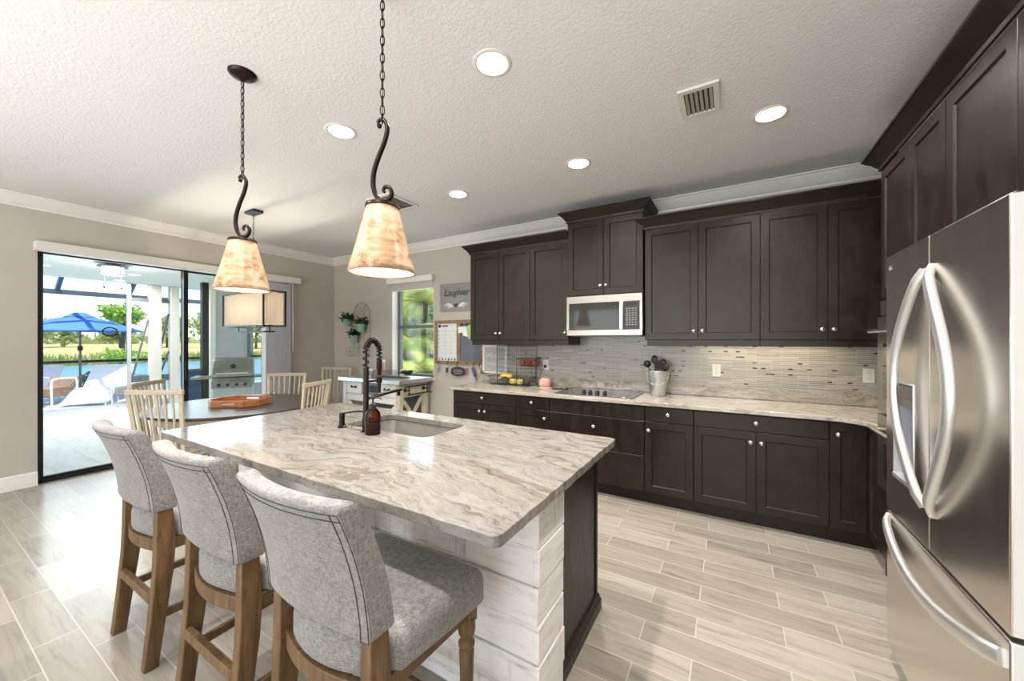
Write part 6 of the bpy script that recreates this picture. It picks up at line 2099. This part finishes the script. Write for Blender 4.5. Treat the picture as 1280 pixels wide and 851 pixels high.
for x in (-13.41, -13.04):
    for y in (1.51, 1.84):
        MB().box(x - 0.03, x + 0.03, y - 0.03, y + 0.03, -0.03, 0.62).build('leg', 'red_wood', rw, smooth=0)

# plants by the pond, shore reeds, far trees
def ball(c, r, sz=(1, 1, 1)):
    def f():
        d = Vector((random.gauss(0, 1), random.gauss(0, 1), random.gauss(0, 1))).normalized() * r * random.random() ** 0.4
        return (c[0] + d.x * sz[0], c[1] + d.y * sz[1], c[2] + d.z * sz[2])
    return f
random.seed(11)
t = thing('pond_shrub', 'dark green shrub at the pond edge behind the front lounger', 'shrub', (-15.9, 3.3, -0.4))
MB().leaves(500, ball((-15.9, 3.3, 0.25), 0.45, (0.7, 0.9, 0.9)), 0.13, 1.8).build('foliage', 'leaf_dark', t, smooth=0)
MB().tube([(-15.9, 3.3, -0.6), (-15.9, 3.3, 0.3)], 0.03, 6).build('stem', 'bark', t)
random.seed(12)
rm = MB()
for i in range(5200):
    x = -43.2 - abs(random.gauss(0, 2.2))
    y = random.uniform(-6, 42)
    h_ = random.uniform(0.35, 0.95)
    dx, dy = random.uniform(-.25, .25), random.uniform(-.25, .25)
    rm.add([(x, y, -0.6), (x + 0.02, y + 0.16, -0.6), (x + dx, y + 0.08 + dy, -0.3 + h_)], [(0, 1, 2)])
o = rm.build('shore_grass', 'reed', smooth=0)
tag(o, 'tall green grass along the far bank of the pond', 'grass', kind='stuff')
def tree(name, label, x, y, zb, h_, r, m_, seed, n=900, leaf=0.5, sz=(1, 1, 0.8), group='trees beyond the pond'):
    random.seed(seed)
    t = thing(name, label, 'tree', (x, y, zb), group)
    mb = MB().tube([(x, y, zb - 0.5), (x + 0.02 * h_, y, zb + h_ * 0.45), (x, y + 0.03 * h_, zb + h_ * 0.75)], [0.05 * h_ ** 0.8, 0.035 * h_ ** 0.8, 0.015 * h_], 8)
    mb.build('trunk', 'bark', t)
    c = MB()
    for k in range(7):
        q = random.uniform(0, 6.28)
        rr_ = r * random.uniform(0.25, 0.75)
        c.leaves(n // 7, ball((x + rr_ * math.cos(q), y + rr_ * math.sin(q), zb + h_ - r * sz[2] + random.uniform(-.5, .5) * r * sz[2]), r * random.uniform(0.4, 0.65), sz), leaf, 1.7)
    c.build('crown', m_, t, smooth=0)
    return t
tree('broadleaf_tree', 'bright green broadleaf tree right of the blue umbrella', -27.5, 6.55, -0.5, 4.15, 1.0, 'leaf_bright', 31, 900, 0.24, (1, 1, 0.7))
tree('broadleaf_tree', 'low green tree with spreading branches under the right rim of the umbrella', -25.0, 6.0, -0.6, 1.75, 0.8, 'leaf_bright', 32, 700, 0.18, (1, 1.2, 0.5))
for i, (x, y, h_, r, lb) in enumerate(((-62, 8.2, 3.4, 1.6, 'far green tree at the left edge of the slider'), (-66, 11.0, 3.0, 1.6, 'far green tree left of the umbrella top'), (-70, 16.5, 3.4, 1.9, 'far pale tree right of the umbrella top'),
                                       (-64, 19.5, 4.4, 2.2, 'far tree behind the beige patio columns'), (-58, 22.0, 4.8, 2.4, 'far tree seen between the beige patio columns'), (-52, 24.5, 4.6, 2.4, 'far tree seen in the right slider panel'), (-60, 33.0, 5.0, 2.6, 'far tree seen in the window gap behind the grill'))):
    tree('field_tree', lb, x, y, 0.5, h_, r, 'leaf_far', 40 + i, 900, 0.55, (1, 1, 0.7), 'far trees across the field')
random.seed(77)
fm_ = MB()
for i in range(2600):
    y = random.uniform(-30, 110)
    fm_.leaves(1, lambda: (-150 + random.uniform(-8, 8), y, random.uniform(0.2, 2.6) + 0.8 * math.sin(y * 0.21)), 1.8, 1.5)
o = fm_.build('treeline', 'leaf_far', smooth=0)
tag(o, 'hazy line of trees at the far end of the field', 'treeline', kind='stuff')

# palms and shrubs outside the kitchen window
def palm(label, x, y, h_, n, ln_, seed, m_='leaf_palm'):
    random.seed(seed)
    t = thing('palm', label, 'palm', (x, y, -0.1), 'palms outside the kitchen window')
    MB().tube([(x, y, -0.2), (x + 0.05, y, h_ * 0.6), (x, y, h_)], [0.09, 0.075, 0.06], 10).build('trunk', 'bark', t)
    fr = MB()
    for k in range(n):
        q = 2 * math.pi * k / n + random.uniform(-.2, .2)
        up_ = random.uniform(0.15, 1.15)
        d = Vector((math.cos(q), math.sin(q), 0))
        pts = []
        for i in range(12):
            s = i / 11
            pts.append(Vector((x, y, h_)) + d * ln_ * s * math.cos(up_ * (1 - s)) + UZ * ln_ * (s * math.sin(up_) - 0.75 * s * s))
        fr.tube(pts, [0.014 * (1 - i / 13) for i in range(12)], 5)
        for i in range(1, 12):
            for s in (-1, 1):
                for j in range(3):
                    f0 = (i - 1 + j / 3)
                    a_ = pts[int(f0)].lerp(pts[min(int(f0) + 1, 11)], f0 - int(f0))
                    tang = (pts[i] - pts[i - 1]).normalized()
                    side = tang.cross(UZ).normalized() * s
                    e = a_ + (side * 0.8 + tang * 0.55 - UZ * 0.35).normalized() * ln_ * 0.34 * (1 - abs(f0 / 11 - 0.4) * 0.9)
                    wv = tang * 0.030
                    fr.add([a_ - wv, a_ + wv, e], [(0, 1, 2)])
    fr.build('fronds', m_, t, smooth=0)
palm('palm with yellow green fronds filling the lower window pane', -5.95, 6.0, 0.75, 16, 1.5, 51)
palm('taller palm with drooping fronds in the upper window pane', -7.0, 7.4, 2.5, 16, 1.7, 52)
palm('palm with darker fronds behind the other two outside the window', -8.9, 9.4, 2.9, 16, 2.2, 53, 'leaf_bright')
palm('palm of middle height with arching fronds left of centre in the window', -6.9, 6.7, 1.5, 18, 1.4, 55)
palm('low broad palm right behind the window glass, lowest in the view', -5.9, 6.15, 0.25, 18, 1.3, 54)
for i, (x, y, r, lb) in enumerate(((-8.5, 8.3, 1.2, 'dark green shrub low at the left of the window view'), (-7.2, 8.7, 1.35, 'bright green shrub behind the palms outside the window'), (-11.0, 12.4, 2.6, 'tall dark shrub farthest back in the window view'))):
    random.seed(60 + i)
    t = thing('garden_shrub', lb, 'shrub', (x, y, -0.1), 'shrubs outside the kitchen window')
    MB().leaves(2400, ball((x, y, r * 0.9), r * 1.1, (1, 0.8, 1)), 0.22, 1.8).build('foliage', 'leaf_bright' if i == 1 else 'leaf_dark', t, smooth=0)
    MB().tube([(x, y, -0.2), (x, y, r)], 0.04, 6).build('stem', 'bark', t)
